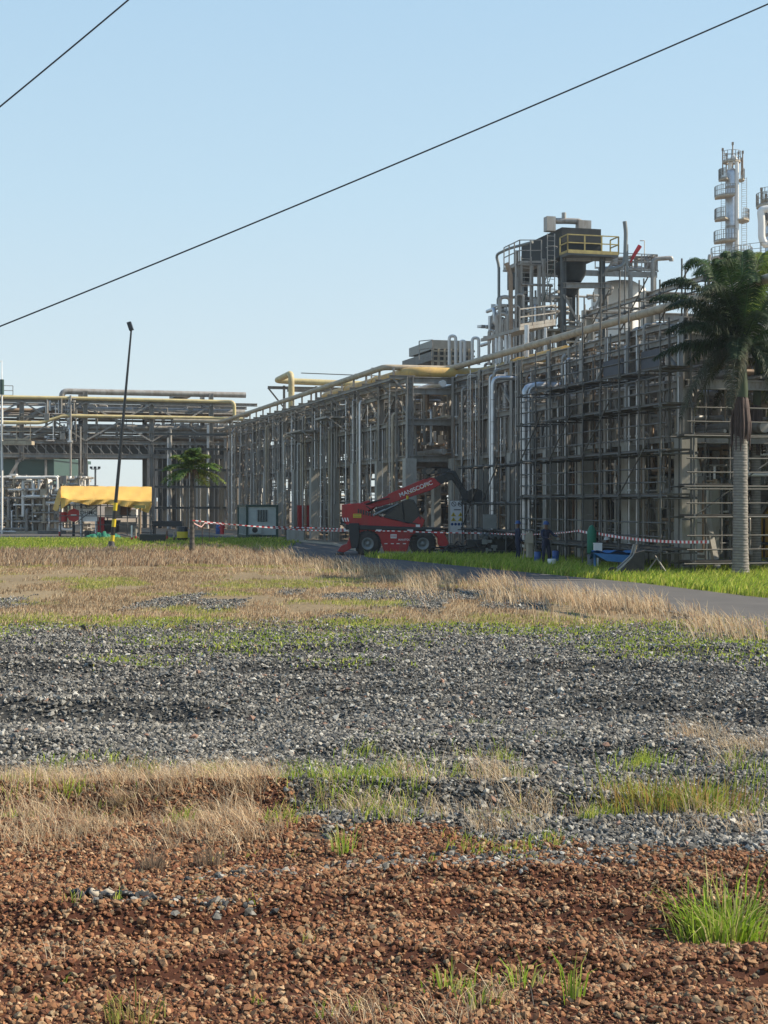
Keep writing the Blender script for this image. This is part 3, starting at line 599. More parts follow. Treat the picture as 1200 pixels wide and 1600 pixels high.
# ---- second row of process structure behind the rack
modB = thing('process_structure', 'crowded steel process structure with vessels standing behind the rack', 'process structure', Q(-10, 16, 0))
for i, s in enumerate([-56, -48, -40, -32, -24, -16, -8, 0, 8, 16, 24, 30]):
    for t in (12, 19):
        c = MB(); c.ibeam(Q(s, t, 0), Q(s, t, 9.2 if t == 12 else 9.8), .4, .4); part('steel_column', c, 'steel', modB)
    for z in (3.6, 6.4, 9.0):
        b = MB(); b.ibeam(Q(s, 11.8, z), Q(s, 19.2, z), .25, .35); part('cross_beam', b, 'steel', modB)
for z in (3.6, 6.4, 9.0):
    for t in (12, 19): b = MB(); b.ibeam(Q(-56.2, t, z + .02), Q(30.2, t, z + .02), .22, .3); part('long_beam', b, 'steel', modB)
rr = random.Random(5)
for k in range(16):
    s = -54 + k * 5.2; b = MB(); z = rr.choice([1.6, 4.6, 4.7, 7.4]); r = rr.uniform(.45, .8); t = rr.uniform(13.5, 17.5)
    if rr.random() < .6: b.tube([Q(s, t, z), Q(s + .3, t, z), Q(s + 3.4, t, z), Q(s + 3.7, t, z)], [r * .6, r, r, r * .6], 16)
    else: b.lathe(Q(s, t, .4), [(0, 0), (r, .3), (r, 6.5), (r * .6, 7), (0, 7.2)], 16)
    part('vessel', b, rr.choice(['pipe_grey', 'white', 'pipe_brown', 'tan_pipe', 'steel']), modB)
clutter('pipework', modB, Q, -56, 29, 12, 19, .3, 9.6, 420, 31, mats=('pipe_grey', 'steel', 'pipe_brown', 'tan_pipe', 'steel_dark'), rad=(.06, .1, .14, .2))
mb = MB()
for z in (3.6, 6.4): 
    for s in np.arange(-55, 29, 2.1):
        if rr.random() < .7: mb.box(Q(s, 15.5, z + .22), (1.9, 6.6, .06), U, Nn)
part('deck_grating', mb, 'steel_dark', modB)
mb = MB()
for s in np.arange(-56, 29, 6.2):
    if rr.random() < .75: mb.box(Q(s, 19.6, 3.4), (4.6, .15, 6.6), U, Nn)
part('cladding_wall', mb, 'steel', modB)

pbd = thing('backdrop_building', 'added long low backdrop building blocking bright gaps behind the racks', 'building', Q(-12, 24, 0))  # added dark backdrop, blocks bright sky gaps between the rack columns
b = MB(); b.box(Q(-13, 26, 2.9), (92, 7, 5.8), U, Nn); part('wall', b, 'steel_dark', pbd); b = MB(); b.box(Q(-13, 26, 5.95), (93, 8, .3), U, Nn); part('roof', b, 'steel', pbd)
for k in range(14): b = MB(); b.box(Q(-56 + k * 6.4, 22.45, 2.2), (2.6, .12, 3.2), U, Nn); part('door' if k % 3 == 0 else 'window', b, 'pipe_brown' if k % 3 == 0 else 'glass', pbd)
# ---- cross rack on the left
E1 = Vector((-15.2, 142, 0)); Ud = Vector((-.958, -.287, 0)); Nd = Vector((-.287, .958, 0))
Qc = lambda s, t, z: E1 + Ud * s + Nd * t + Z * z
rackC = thing('pipe_rack', 'elevated truss pipe bridge crossing behind the yellow tarpaulin on the left', 'pipe rack', Qc(14, 3, 0))
colsC = [1.5, 7.2, 13.4, 19.2, 25.5, 31]
for i, s in enumerate(colsC):
    for t in (0, 5):
        c = MB(); c.ibeam(Qc(s, t, 0 if i not in (3,) else 6.4), Qc(s, t, 13.0 if i in (0, 2) else 12.2), .42, .42); part('steel_column', c, 'steel', rackC)
    for z in (7.0, 8.2, 10.6, 12.0): c = MB(); c.ibeam(Qc(s, -.3, z), Qc(s, 5.3, z), .25, .35); part('cross_beam', c, 'steel', rackC)
for z, hh in ((6.9, .4), (8.15, .3), (10.5, .22), (11.95, .3), (9.2, .2)):
    for t in (-.1, 5.1):
        c = MB(); c.ibeam(Qc(-3, t, z), Qc(36, t, z), .25, hh); part('long_beam', c, 'steel', rackC)
c = MB(); c.tube([Qc(-2, .6, 12.95), Qc(14, .6, 12.95), Qc(15.5, .6, 12.95), Qc(15.5, .6, 11)], .28, 12, bend=.5); part('grey_pipe', c, 'pipe_grey', rackC)
for a, b in zip(colsC[:-1], colsC[1:]):
    d = MB(); m_ = (a + b) / 2
    d.bar(Qc(a, -.25, 8.3), Qc(m_, -.25, 10.1), .14); d.bar(Qc(m_, -.25, 10.1), Qc(b, -.25, 11.9), .14); d.bar(Qc(a, -.3, 11.9), Qc(b, -.3, 8.3), .14)
    part('diagonal_brace', d, 'steel', rackC)
    d = MB()
    for k in range(7):
        s = a + (b - a) * k / 7; d.bar(Qc(s, -.1, 7.05), Qc(s + .8, -.1, 8.0), .08); d.bar(Qc(s + .3, 0, 7.0), Qc(s + .3, 0, 8.1), .1)
    part('truss_panel', d, 'steel', rackC)
c = MB(); c.box(Qc(16.5, 2.4, 7.5), (39, .3, .8), Ud, Nd); part('deck_plate', c, 'steel_dark', rackC)
for (t, z, r, s1) in ((1.0, 11.25, .3, 17.5), (3.2, 11.2, .26, 36), (1.2, 9.65, .3, 14.5), (3.6, 9.5, .22, 36), (2.3, 9.55, .2, 36)): c = MB(); c.tube([Qc(-2, t, z), Qc(s1, t, z), Qc(s1 + 1.5, t, z - 1.3)], r, 12, bend=.8); part('large_pipe', c, 'pipe_grey', rackC)
for (a, b) in ((19.2, 25.5), (25.5, 31)):
    d = MB(); d.bar(Qc(a, 0, 6.8), Qc((a + b) / 2, 0, 1.5), .26); d.bar(Qc(b, 0, 6.8), Qc((a + b) / 2, 0, 1.5), .26); d.bar(Qc(a - 7, 0, 4.0), Qc(b, 0, 4.0), .25); part('raking_brace', d, 'steel', rackC)
rr = random.Random(77)
for k in range(22):
    t = .5 + (k % 11) * .42; z = (8.5, 10.9)[k // 11] + rr.uniform(0, .25); r = rr.choice([.07, .1, .15, .2]); m = MB()
    m.tube([Qc(-2.5, t, z), Qc(13, t, z), Qc(14, t, z + rr.choice([0, 0, .7, -.4])), Qc(36, t, z + rr.choice([0, 0, .1]))] if k % 3 else [Qc(-2.5, t, z), Qc(36, t, z)], r, 8); part('pipe_run', m, rr.choice(['pipe_grey', 'pipe_grey', 'steel', 'silver', 'pipe_brown']), rackC)
clutter('pipework', rackC, Qc, -1, 15, .5, 5, 8.4, 11.8, 40, 41, mats=('pipe_grey', 'steel'))
clutter('valve_cluster', rackC, Qc, 14.2, 17, -.6, .6, 8.2, 12.2, 34, 43, mats=('pipe_grey', 'silver'), rad=(.05, .08, .12))
c = MB(); c.tube([Qc(14.8, -.6, 0), Qc(14.8, -.6, 12.5)], .10, 8); c.tube([Qc(13.9, -.6, 0), Qc(13.9, -.6, 9.6)], .08, 8); c.tube([Qc(12, .6, 9.6), Qc(16, .5, 9.4), Qc(18.6, .5, 8.4), Qc(21, .5, 8.4)], .2, 8, bend=.8); part('riser_pipe', c, 'pipe_grey', rackC)
railing(rackC, [Qc(20, -.2, 12.3), Qc(36, -.2, 12.3)], 'steel', 1.0)
pipeline('yellow_bridge_pipe', 'upper pale yellow pipe running along the top of the left pipe bridge', [Qc(36, -.4, 12.2), Qc(15, -.4, 12.25), Qc(.6, -.4, 12.2), Qc(-.6, -.9, 12.2), Qc(-.6, -.9, 10.6)], .17, 'pale_yellow', 12, False)
pipeline('yellow_bridge_pipe', 'lower pale yellow pipe stepping down along the left pipe bridge', [Qc(36, -.5, 9.9), Qc(17.5, -.5, 9.9), Qc(15.5, -.5, 10.6), Qc(1.5, -.5, 10.6), Qc(-1.5, -1.2, 10.5)], .16, 'pale_yellow', 12, False)
mb = MB()
# dense vertical members under the junction (px 220-350)
rr = random.Random(9)
junction = thing('pipe_riser_bank', 'bank of tall grey vertical pipes under the corner of the two racks', 'pipe risers', Qc(3, 1, 0))
for k in range(46):
    b = MB(); s = 6.9 - k * .24; t = rr.uniform(-.5, 3); r = rr.choice([.06, .09, .12, .16]); b.tube([Qc(s, t, 0), Qc(s, t, rr.uniform(6.8, 10.5))], r, 8); part('riser_pipe', b, rr.choice(['pipe_grey', 'steel', 'silver', 'steel_dark', 'white']), junction)
for z in (2, 4, 5.6, 7.6, 9):
    b = MB(); b.ibeam(Qc(7, -.7, z), Qc(-4.5, -.7, z), .18, .22); part('cross_beam', b, 'steel_dark', junction)
b = MB(); b.box(Qc(1, 4.5, 4), (9, .2, 8), Ud, Nd); part('cladding_wall', b, 'steel_dark', junction)

# far rack roof with small stacks, and green shed
shed = thing('storage_shed', 'dark green roofed shed far behind the left pipe bridge', 'shed', (-48, 190, 0)); a = MB()
a.prism([(-75, 190, 0), (-42.6, 190, 0), (-42.6, 190, 7.9), (-75, 190, 9.0)], (0, 22, 0)); part('wall', a, 'green_frame', shed)
a = MB(); a.prism([(-76, 189, 8.9), (-42.4, 189, 7.9), (-42.4, 189, 8.35), (-76, 189, 9.6)], (0, 24, 0)); part('roof', a, 'green_frame', shed)
for k in range(9): a = MB(); a.bar((-74 + k * 3.8, 189.8, 0), (-74 + k * 3.8, 189.8, 8), .3); part('post', a, 'steel', shed)

# ---- white-ish metering manifold at far left
man = thing('pipe_manifold', 'crowded pale metering manifold with valves at the left edge', 'pipe manifold', (-28, 121, 0))
I3 = lambda s, t, z: Vector((-32.5, 119, 0)) + Vector((s, t, z))
clutter('pipework', man, I3, 0, 8, -.5, 4, .2, 4.6, 190, 51, mats=('white', 'pipe_grey', 'steel', 'tan_pipe'), rad=(.06, .09, .13))
rr = random.Random(3)
for k in range(12):
    b = MB(); x0 = .3 + k * .62; z = rr.uniform(2.2, 5.0); b.tube([I3(x0, .3, .1), I3(x0, .3, z), I3(x0, 1.6, z), I3(x0, 1.6, .1)], rr.choice([.09, .13, .15]), 8, bend=.3); part('loop_pipe', b, rr.choice(['white', 'pipe_grey', 'tan_pipe']), man)
for z in (1.0, 2.9, 4.6): b = MB(); b.tube([I3(-.5, -.2, z), I3(rr.uniform(4.5, 8), -.2, z)], .10, 8); part('header_pipe', b, 'pipe_grey', man)
b = MB(); b.bar(I3(6.6, -.3, 3.1), I3(8.2, -.3, 4.9), .14); b.bar(I3(6.6, -.3, 3.1), I3(7.5, -.3, 2.3), .14); part('raking_pipe', b, 'tan_pipe', man)
b = MB(); b.box(I3(4, 2, -.05 + .15), (9, 5, .3)); part('plinth', b, 'kerb', man)
b = MB(); b.bar(I3(4.9, -1.5, .15), I3(7.2, -1.5, .15), .5, .3); solo('timber_beam', b, 'steel_dark', 'dark beam lying on the ground before the left manifold', 'beam', I3(6, -1.5, 0))
pole = thing('vent_mast', 'slim white mast with green coupling at the left frame edge', 'mast', W(3, 830, 118)); P0 = Vector(pole['_o']); P0.z = 0
pole.location = P0; pole['_o'] = list(P0)
b = MB(); b.tube([P0, P0 + Z * 10], .1, 8); b.tube([P0 + Z * 10, P0 + Z * 12.2], .07, 8); b.tube([P0 + Z * 12, P0 + Z * 13.9, P0 + Z * 13.5 + Vector((-.4, 0, .2))], .04, 6); part('pipe', b, 'white', pole)
b = MB(); b.tube([P0 + Z * 11.2, P0 + Z * 12.4], .17, 10); part('coupling', b, 'green_frame', pole)
b = MB(); q = P0 + Vector((.2, 0, 7.6)); b.box(q + Vector((1.1, 0, -.3)), (2.4, 1, .3)); part('platform', b, 'tan_pipe', pole)
railing(pole, [q + Vector((0, -.5, -.1)), q + Vector((2.2, -.5, -.1))], 'tan_pipe', 1.3)

# ---- cooler tower behind the rack
CT = 96.0
def T(px, py, d=0): 
    p = W(px, py, CT); return p + U * (-d)     # d metres further along the rack direction
tower = thing('air_cooler_tower', 'dark boxy air cooler raised on steel legs, highest on the rack', 'air cooler', (13, CT, 0))
def slab(px0, px1, py0, py1, d0, d1, Y=CT, wide=Nn):
    a = W(px0, py1, Y); wdt = (W(px1, py1, Y) - a).length; hgt = (py1 - py0) / F * Y
    b = MB(); A = a - U * d0; B = A + wide * wdt; A2 = a - U * d1; B2 = A2 + wide * wdt
    b.hexa([A, B, B2, A2, A + Z * hgt, B + Z * hgt, B2 + Z * hgt, A2 + Z * hgt]); return b
part('cooler_bundle', slab(878, 944, 355, 379, 0, 7.5), 'cooler', tower)
part('cooler_casing', slab(878, 946, 379.2, 400, .1, 7.3), 'cooler', tower)
b = slab(876, 960, 398, 403, -1.3, .05); part('walkway', b, 'steel_dark', tower); b = MB(); q0 = T(875, 397.5, -1.32); b.bar(q0, q0 + Nn * 3.55, .03, .22); part('toe_board', b, 'yellow_rail', tower)
wa, wb, wc, wd_ = T(875, 399, -1.3), T(875, 399, -1.3) + Nn * 3.55, T(875, 399, .0) + Nn * 3.55, T(875, 399, 0)
railing(tower, [wd_, wa, wb, wc], 'yellow_rail', 1.15, step=1.1, r=.042)
for (px, d) in ((880, 0), (941, 0), (880, 7), (941, 7), (908, 3.5), (927, 3.5)):
    p = T(px, 400, d); c = MB(); c.ibeam((p.x, p.y, 0), p, .3, .3); part('leg', c, 'steel_dark', tower)
for (pa, pb, da, db) in ((880, 941, 0, 0), (880, 941, 7, 7)):
    c = MB()
    for (z0, z1) in ((460, 570), (570, 640)):
        c.bar(T(pa, z1, da), T(pb, z0, db), .14); c.bar(T(pa, z0, da), T(pb, z1, db), .14)
    c.ibeam(T(pa - 1, 446, da), T(pb + 14, 446, db), .25, .35); c.ibeam(T(pa, 512, da), T(pb, 512, db), .2, .25); c.ibeam(T(pa, 405, da), T(pb + 16, 405, db), .2, .25)
    c.bar(T(pb + 17, 407, da), T(pb, 432, db), .12); part('leg_bracing', c, 'steel', tower)
c = MB(); q = T(904, 405, 1.3); c.lathe(q - Z * 1.3, [(.7, 0), (1.0, .5), (1.0, 1.25)], 24); c.lathe(q - Z * 2.3, [(.2, 0), (.5, .3), (.5, .8), (.9, .8)], 16); part('fan_hood', c, 'cooler', tower)
c = MB(); c.box(T(866, 347, .8), (.62, .6, .95), Nn); c.box(T(923, 347, 1.2), (.9, .5, .6), Nn); c.tube([T(873, 340, 1.2), T(900, 340, 1.2), T(917, 341, 1.2), T(921, 346, 1.2)], .2, 10, bend=.4); c.tube([T(892, 340, 1.2), T(892, 327, 1.2)], .15, 10); c.box(T(915, 349, 1.2), (.3, .3, .9), Nn); part('exhaust_duct', c, 'pipe_grey', tower)
c = MB(); c.tube([T(858, 366, 3), T(835, 369, 5), T(823, 375, 6), T(828, 392, 6), T(828, 450, 6)], .10, 8, bend=.4); part('side_pipe', c, 'grey_machine', tower)
ladder(tower, T(861, 470, 0), T(861, 365, 0), Nn, 'pipe_grey', .5, True)
part('side_casing', slab(846, 856, 400, 432, 3, 6.5), 'cooler', tower)
# west access platform of the tower
part('access_platform', slab(810, 850, 411, 414, 0, 3), 'steel', tower)
railing(tower, [T(812, 411, 3), T(812, 411, 0), T(846, 411, 0)], 'steel', 1.5, step=.9)
for (px, pyt) in ((810, 390), (816, 414), (833, 414), (845, 414), (852, 403)):
    p = T(px, pyt, .3); c = MB(); c.ibeam((p.x, p.y, 0), p, .2, .2); part('leg', c, 'pipe_grey', tower)
ladder(tower, T(824, 560, .2), T(824, 400, .2), Nn, 'pipe_grey', .7, False)
ladder(tower, T(851, 470, .6), T(871, 400, .6), U, 'green_frame', .8)
part('mid_platform', slab(850, 950, 513, 516, 0, 6), 'steel_dark', tower); part('mid_platform', slab(846, 925, 575, 578, -2, 6), 'pale_yellow', tower)
railing(tower, [T(850, 575, -2), T(925, 575, -2)], 'pale_yellow', 1.1)
clutter('pipework', tower, lambda s, t, z: T(815, 600, 0) + Nn * s - U * t + Z * z, 0, 7, 0, 6, 0, 6.5, 90, 61, mats=('pipe_grey', 'steel', 'silver'), rad=(.05, .08, .1))
clutter('pipework', tower, lambda s, t, z: T(780, 600, 0) + Nn * s - U * t + Z * z, 0, 4.5, 0, 4, .5, 5.2, 60, 62, mats=('pipe_grey', 'steel', 'silver'), rad=(.06, .1, .13))
# bent vent pipes
c = MB(); c.tube([T(798, 560), T(798, 428), T(791, 411)], .15, 10, bend=.6); solo('vent_pipe', c, 'pipe_brown', 'thin bent vent pipe left of the air cooler tower', 'vent pipe', T(798, 560))
for (px, a_, b_) in ((780, 465, 560), (787, 460, 560), (776, 490, 560), (783, 492, 560)):
    pass
hair = thing('hairpin_pipes', 'tall hooped pipes rising left of the cooler tower above the rack', 'pipes', T(785, 560))
for (p1, p2, top, r) in ((781, 797, 464, .13), (776, 792, 490, .13), (771, 764, 517, .1), (800, 812, 478, .08), (806, 818, 460, .09), (785, 789, 500, .07)):
    c = MB(); c.tube([T(p1, 570), T(p1, top), T(p2, top), T(p2, 570)], r, 10, bend=.3); part('hoop_pipe', c, 'pipe_grey', hair)
# upper deck left of the tower
dk = thing('upper_deck', 'grey cantilever deck with hanging ducts above the rack top', 'platform', W(800, 560, 82))
c = MB(); c.hexa([W(751, 534, 84), W(812, 516, 74), W(868, 508, 78), W(800, 527, 90), W(751, 529, 84), W(812, 511, 74), W(868, 503, 78), W(800, 522, 90)]); part('deck_plate', c, 'steel', dk)
railing(dk, [W(812, 511, 74), W(868, 503, 78)], 'steel', .9)
for (px, top, bot, Y, r) in ((776, 528, 668, 79, .1), (781, 526, 640, 78.5, .07), (791, 524, 596, 77, .1), (796, 522, 600, 77, .08), (823, 508, 558, 73.5, .12), (852, 512, 600, 75, .09)):
    c = MB(); c.tube([W(px, bot, Y), W(px, top, Y)], r, 10); part('hanging_duct', c, 'silver', dk)
c = MB(); c.bar(W(788, 600, 77), W(858, 596, 74), .25, .2); c.bar(W(790, 612, 77), W(816, 613, 75), .2, .2); c.bar(W(800, 560, 77), W(822, 600, 77), .14, .14); part('duct_shelf', c, 'steel', dk)
# silver ducts down the face
def duct(label, pts, r, m='silver'):
    root = thing('silver_duct', label, 'duct', pts[0], 'silver clad ducts on the rack face'); c = MB(); c.tube(pts, r, 14, bend=r * 3.5); part('pipe', c, m, root)
    c = MB(); a, e = Vector(pts[0]), Vector(pts[1]); k = int((e - a).length / .95)
    for i in range(1, k): p = a.lerp(e, i / k); c.tube([p - Z * .015, p + Z * .015], r * 1.06, 14)
    part('joint_band', c, 'steel', root)
def fx(px, t): # ground point on the front plane t seen at px
    k = (px - CX) / F; s = (k * (O.y + .2624 * t) - (O.x + .965 * t)) / (.2624 + k * .965); return Q(s, t, 0)
p = fx(819, 1.0); duct('widest silver duct, standing full height on the rack face', [p + Z * .6, p + Z * 7.9, p + Z * 7.9 + Nn * 3.5], .17)
p = fx(826.5, 1.2); duct('slimmer silver duct close beside the widest one', [p + Z * .9, p + Z * 7.85, p + Z * 7.85 + Nn * 3.2], .10)
p = fx(770, 1.1); duct('lone silver duct rising behind the grey junction box', [p + Z * .1, p + Z * 8.6, p + Z * 8.6 + Nn * 2], .10)
b = MB(); q = fx(765.5, .7) + Z * 1.7; b.box(q, (.62, .3, .68), Vector((1, 0, 0))); solo('junction_box', b, 'grey_machine', 'grey metal junction box on the silver duct', 'junction box', q)

# ---- white tank with roof platform
tk = thing('storage_tank', 'white domed tank behind the cooler tower with a railed roof deck', 'tank', W(972, 600, 112) * Vector((1, 1, 0)) if False else (W(968, 600, 112).x, 112, 0))
tx, ty = tk.location.x, 112.0; zt = lambda py: H - (py - HY) / F * 108
c = MB(); c.lathe((tx, ty, 0), [(2.15, 0), (2.15, zt(452)), (1.9, zt(438)), (1.1, zt(428)), (0, zt(425))], 32); part('shell', c, 'tank_white', tk)
c = MB(); c.lathe((tx, ty, 0), [(2.17, zt(478)), (2.2, zt(477)), (2.17, zt(476))], 32); c.lathe((tx, ty, 0), [(2.17, zt(510)), (2.2, zt(509)), (2.17, zt(508))], 32); part('hoop', c, 'pipe_grey', tk)
c = MB(); c.hexa([W(888, 430, 106), W(1027, 434, 106), W(1020, 434, 116), W(880, 430, 116), W(888, 421, 106), W(1027, 425, 106), W(1020, 425, 116), W(880, 421, 116)]); part('roof_deck', c, 'steel', tk)
railing(tk, [W(930, 420, 106), W(1027, 424, 106), W(1020, 424, 116)], 'pipe_grey', 1.2, step=1.0)
for px in (892, 938, 985, 1022): c = MB(); p = W(px, 430, 106); c.bar((p.x, p.y, 0), p, .25); part('leg', c, 'steel', tk)
c = MB(); c.tube([W(958, 420, 106), W(940, 421, 106), W(939, 428, 106)], .2, 8, bend=.3); c.tube([W(958, 420, 106), W(975, 415, 106), W(977, 400, 106), W(978, 362, 106), W(976, 346, 106)], .15, 10, bend=.6); c.bar(W(979, 425, 106), W(979, 382, 106), .2); part('vent_stack', c, 'grey_machine', tk)
c = MB(); c.tube([W(1020, 470, 106), W(1020, 405, 106), W(1049, 403, 106), W(1049, 408, 106)], .16, 10, bend=.35); c.bar(W(1028, 425, 106), W(1022, 409, 106), .12); part('gooseneck_pipe', c, 'pipe_grey', tk)
c = MB(); c.tube([W(1007, 425, 106), W(1007, 376, 106), W(1000, 376, 106)], .04, 6); part('sock_mast', c, 'pipe_grey', tk)
c = MB(); a = W(1000, 384, 106); e = W(985, 410, 106); c.tube([a, a.lerp(e, .5) + Vector((-.1, 0, -.1)), e], [.16, .13, .06], 12, cap=False); solo('windsock', c, 'windsock', 'red windsock hanging limp above the tank roof deck', 'windsock', a)
clutter('pipework', tk, lambda s, t, z: W(940, 420, 107) + Vector((s, t, z)), 0, 4, 0, 2, 0, .9, 24, 71, mats=('steel', 'pipe_grey'))

# dark louvred cooler box far left of the tower (px 672-740)
ac = thing('air_cooler_bank', 'low dark louvred air cooler bank on the rack near the hooped pipes', 'air cooler', W(700, 600, 104))
part('louvre_box', slab(676, 742, 531, 545, 0, 6, 104), 'grey_machine', ac)
c = MB()
for k in range(7): c.bar(W(676 + k * 9.5, 600, 103.8), W(676 + k * 9.5, 545, 103.8), .14)
for py in (548, 556, 564): c.bar(W(674, py, 103.8), W(742, py + 1, 103.8), .12)
part('support_frame', c, 'tan_pipe', ac)
part('lower_casing', slab(677, 741, 548, 562, .2, 8, 104), 'steel_dark', ac)
for (p1, p2, t_) in ((702, 712, 525), (738, 748, 528), (720, 726, 533)): c = MB(); c.tube([W(p1, 570, 102), W(p1, t_, 102), W(p2, t_, 102), W(p2, 570, 102)], .11, 8, bend=.3); part('hoop_pipe', c, 'white', ac)
railing(ac, [W(655, 562, 103), W(676, 560, 103)], 'steel', 1.3)
far = thing('air_cooler_bank', 'faint grey cooler housings showing above the far rack corner', 'air cooler', W(270, 700, 165))
part('louvre_box', slab(258, 298, 625, 634, 0, 6, 165), 'pipe_grey', far); part('housing', slab(273, 298, 613, 620, 0, 5, 165), 'steel', far)
c = MB()
for k in range(9): p = W(225 + k * 15, 634, 165); c.bar((p.x, 165, 0), (p.x, 165, p.z), .35); c.bar((p.x + .5, 165, 3), (p.x + .5, 165, p.z - 2), .5)
c.bar(W(220, 634, 165), W(360, 634, 165), .5); c.bar(W(220, 668, 165), W(360, 668, 165), .5); part('support_frame', c, 'steel', far)

# ---- high block at right behind the scaffold
hb = thing('process_structure', 'tall pale steel structure with deck behind the right hand palms', 'process structure', (22, 76, 0))
Qh = lambda s, t, z: Vector((15.8, 62, 0)) + Nn * t - U * s + Z * z
for s in (0, 7, 14):
    for t in (-1.8, 4, 10):
        c = MB(); c.ibeam(Qh(s, t, 0), Qh(s, t, 12.4), .5, .5); part('steel_column', c, 'concrete', hb)
    for z in (5.6, 9.2, 12.2): c = MB(); c.ibeam(Qh(s, -2, z), Qh(s, 11, z), .3, .4); part('cross_beam', c, 'pipe_grey', hb)
for t in (-1.8, 4, 10):
    for z in (5.6, 9.2, 12.2): c = MB(); c.ibeam(Qh(-.3, t, z + .02), Qh(14.3, t, z + .02), .2, .22 if z > 12 else .4); part('long_beam', c, 'pipe_grey', hb)
c = MB(); c.box(Qh(-1.6, 5, 5.7), (3.4, 13, .16), U, Nn); part('deck', c, 'pipe_grey', hb)
for k in range(4): c = MB(); c.bar(Qh(0, 1 + k * 2.6, 5.9), Qh(0, 2.3 + k * 2.6, 9), .22); c.bar(Qh(0, 3.6 + k * 2.6, 5.9), Qh(0, 2.3 + k * 2.6, 9), .22); part('diagonal_brace', c, 'white', hb)
clutter('pipework', hb, Qh, 0, 13, -1, 10, .3, 12, 230, 81, mats=('pipe_grey', 'steel', 'pipe_brown', 'white', 'tan_pipe'), rad=(.06, .1, .15))
for k in range(5):
    c = MB(); c.lathe(Qh(4 + k * 1.5, .5 + k * 1.9, 0), [(0, .2), (.6, .3), (.6, 4.2), (.3, 4.7), (0, 4.8)], 16); part('vessel', c, ('white', 'tan_pipe', 'pipe_grey', 'white', 'pipe_brown')[k], hb)
c = MB(); c.box(Qh(6, 4, 2.4), (.3, 9, 4.6), U, Nn); part('cladding_wall', c, 'concrete', hb)
# tall distillation column
def column(px, Y, pyt, r, label, plats, dia2=.0, base_z=0):
    x = (px - CX) / F * Y; z_ = lambda py: H - (py - HY) / F * Y; root = thing('distillation_column', label, 'process column', (x, Y, 0)); top = z_(pyt)
    c = MB(); c.lathe((x, Y, 0), [(r, 0), (r, top - .8), (r * .7, top - .2), (0, top)], 28); part('shell', c, 'silver', root)
    c = MB()
    for k in range(6): zz = top - 3 - k * 5.5; c.lathe((x, Y, zz), [(r * 1.01, 0), (r * 1.05, .1), (r * 1.05, .3), (r * 1.01, .4)], 28)
    part('stiffener_ring', c, 'pipe_grey', root)
    c = MB(); c.tube([(x + r * .72, Y - r * .9, 0), (x + r * .72, Y - r * .9, top + .6), (x + .1, Y - r * .7, top + 1.6), (x - .3, Y - .3, top + .3), (x - .3, Y - .3, top - .5)], r * .33, 12, bend=.9); part('overhead_line', c, 'white', root)
    for (py, a0, a1, ro) in plats:
        zz = z_(py); c = MB(); n = 14; A = [math.radians(a0 + (a1 - a0) * i / n) for i in range(n + 1)]
        vs = []; 
        for a in A:
            for (q, dz) in ((r, .1), (ro, .1), (ro, .3), (r, .3)): vs.append((x + math.cos(a) * q, Y + math.sin(a) * q, zz + dz))
        fs = [(i * 4 + j, i * 4 + (j + 1) % 4, i * 4 + 4 + (j + 1) % 4, i * 4 + 4 + j) for i in range(n) for j in range(4)] + [(0, 1, 2, 3), (n * 4 + 3, n * 4 + 2, n * 4 + 1, n * 4)]
        c.add(vs, fs); part('ring_platform', c, 'tan_pipe', root)
        railing(root, [(x + math.cos(a) * ro, Y + math.sin(a) * ro, zz + .3) for a in A], 'pipe_grey', 1.4, step=9, r=.035)
    ladder(root, (x + r + .8, Y - .6, top * .35), (x + r + .8, Y - .6, top - 1.5), (1, 0, 0), 'pipe_grey', .7, True)
    ladder(root, (x - r - .5, Y - .8, top * .35), (x - r - .5, Y - .8, z_(plats[1][0]) ), (1, 0, 0), 'steel', .6, False)
    c = MB()
    for (dx, h_) in ((-1.5, 4.2), (-.9, 3.0), (.2, 5.6), (1.2, 3.4), (1.9, 3.6), (1.7, 2)): c.tube([(x + dx * r / 1.0, Y, top - 1), (x + dx * r, Y, top + h_ * .6)], .09, 6); c.box((x + dx * r, Y, top + h_ * .6), (.25, .25, .4))
    part('top_mast', c, 'pipe_brown', root); return root
column(1143, 205, 262, .82, 'tall silver distillation column ringed by platforms above the palm', [(256, 0, 360, 1.25), (284, 160, 235, 1.75), (284.5, 320, 390, 1.75), (311, 150, 270, 2.3), (346, 150, 235, 2.3), (348, 300, 400, 2.4), (381, 150, 275, 2.4), (407, 150, 400, 2.8)])
cl2 = column(1208, 170, 330, .9, 'second distillation column cut by the right frame edge', [(318, 140, 400, 1.4), (326, 140, 300, 1.9), (352, 150, 230, 1.3), (412, 120, 330, 5.0), (430, 120, 330, 4.6)])
c = MB(); x, Y = (1208 - 600) / F * 170, 170; q = lambda px, py: W(px, py, 168); c.tube([q(1200, 326), q(1188, 328), q(1190, 345), q(1190, 372), q(1195, 383), q(1206, 380)], .42, 12, bend=.9); part('looping_line', c, 'white', cl2)
c = MB(); c.tube([q(1187, 372), q(1198, 345)], .18, 6); part('strut', c, 'steel', cl2)
b = MB(); b.tube([W(1108, 450, 120), W(1108, 402, 120), W(1109, 398, 120)], .12, 8); solo('vent_pipe', b, 'steel', 'short vertical vent pipe above the left palm fronds', 'vent pipe', W(1108, 450, 120))
plat = thing('access_platform', 'railed access platform seen over the top of the palm', 'platform', W(1130, 420, 118))
c = MB(); c.box(W(1150, 420, 118), (4.6, 3, .25)); part('deck', c, 'tan_pipe', plat); railing(plat, [W(1113, 418, 116.6), W(1187, 418, 116.6)], 'pipe_grey', 1.1)
for px in (1117, 1150, 1183): c = MB(); p = W(px, 421, 118); c.bar((p.x, p.y, 0), p, .3); part('leg', c, 'steel', plat)

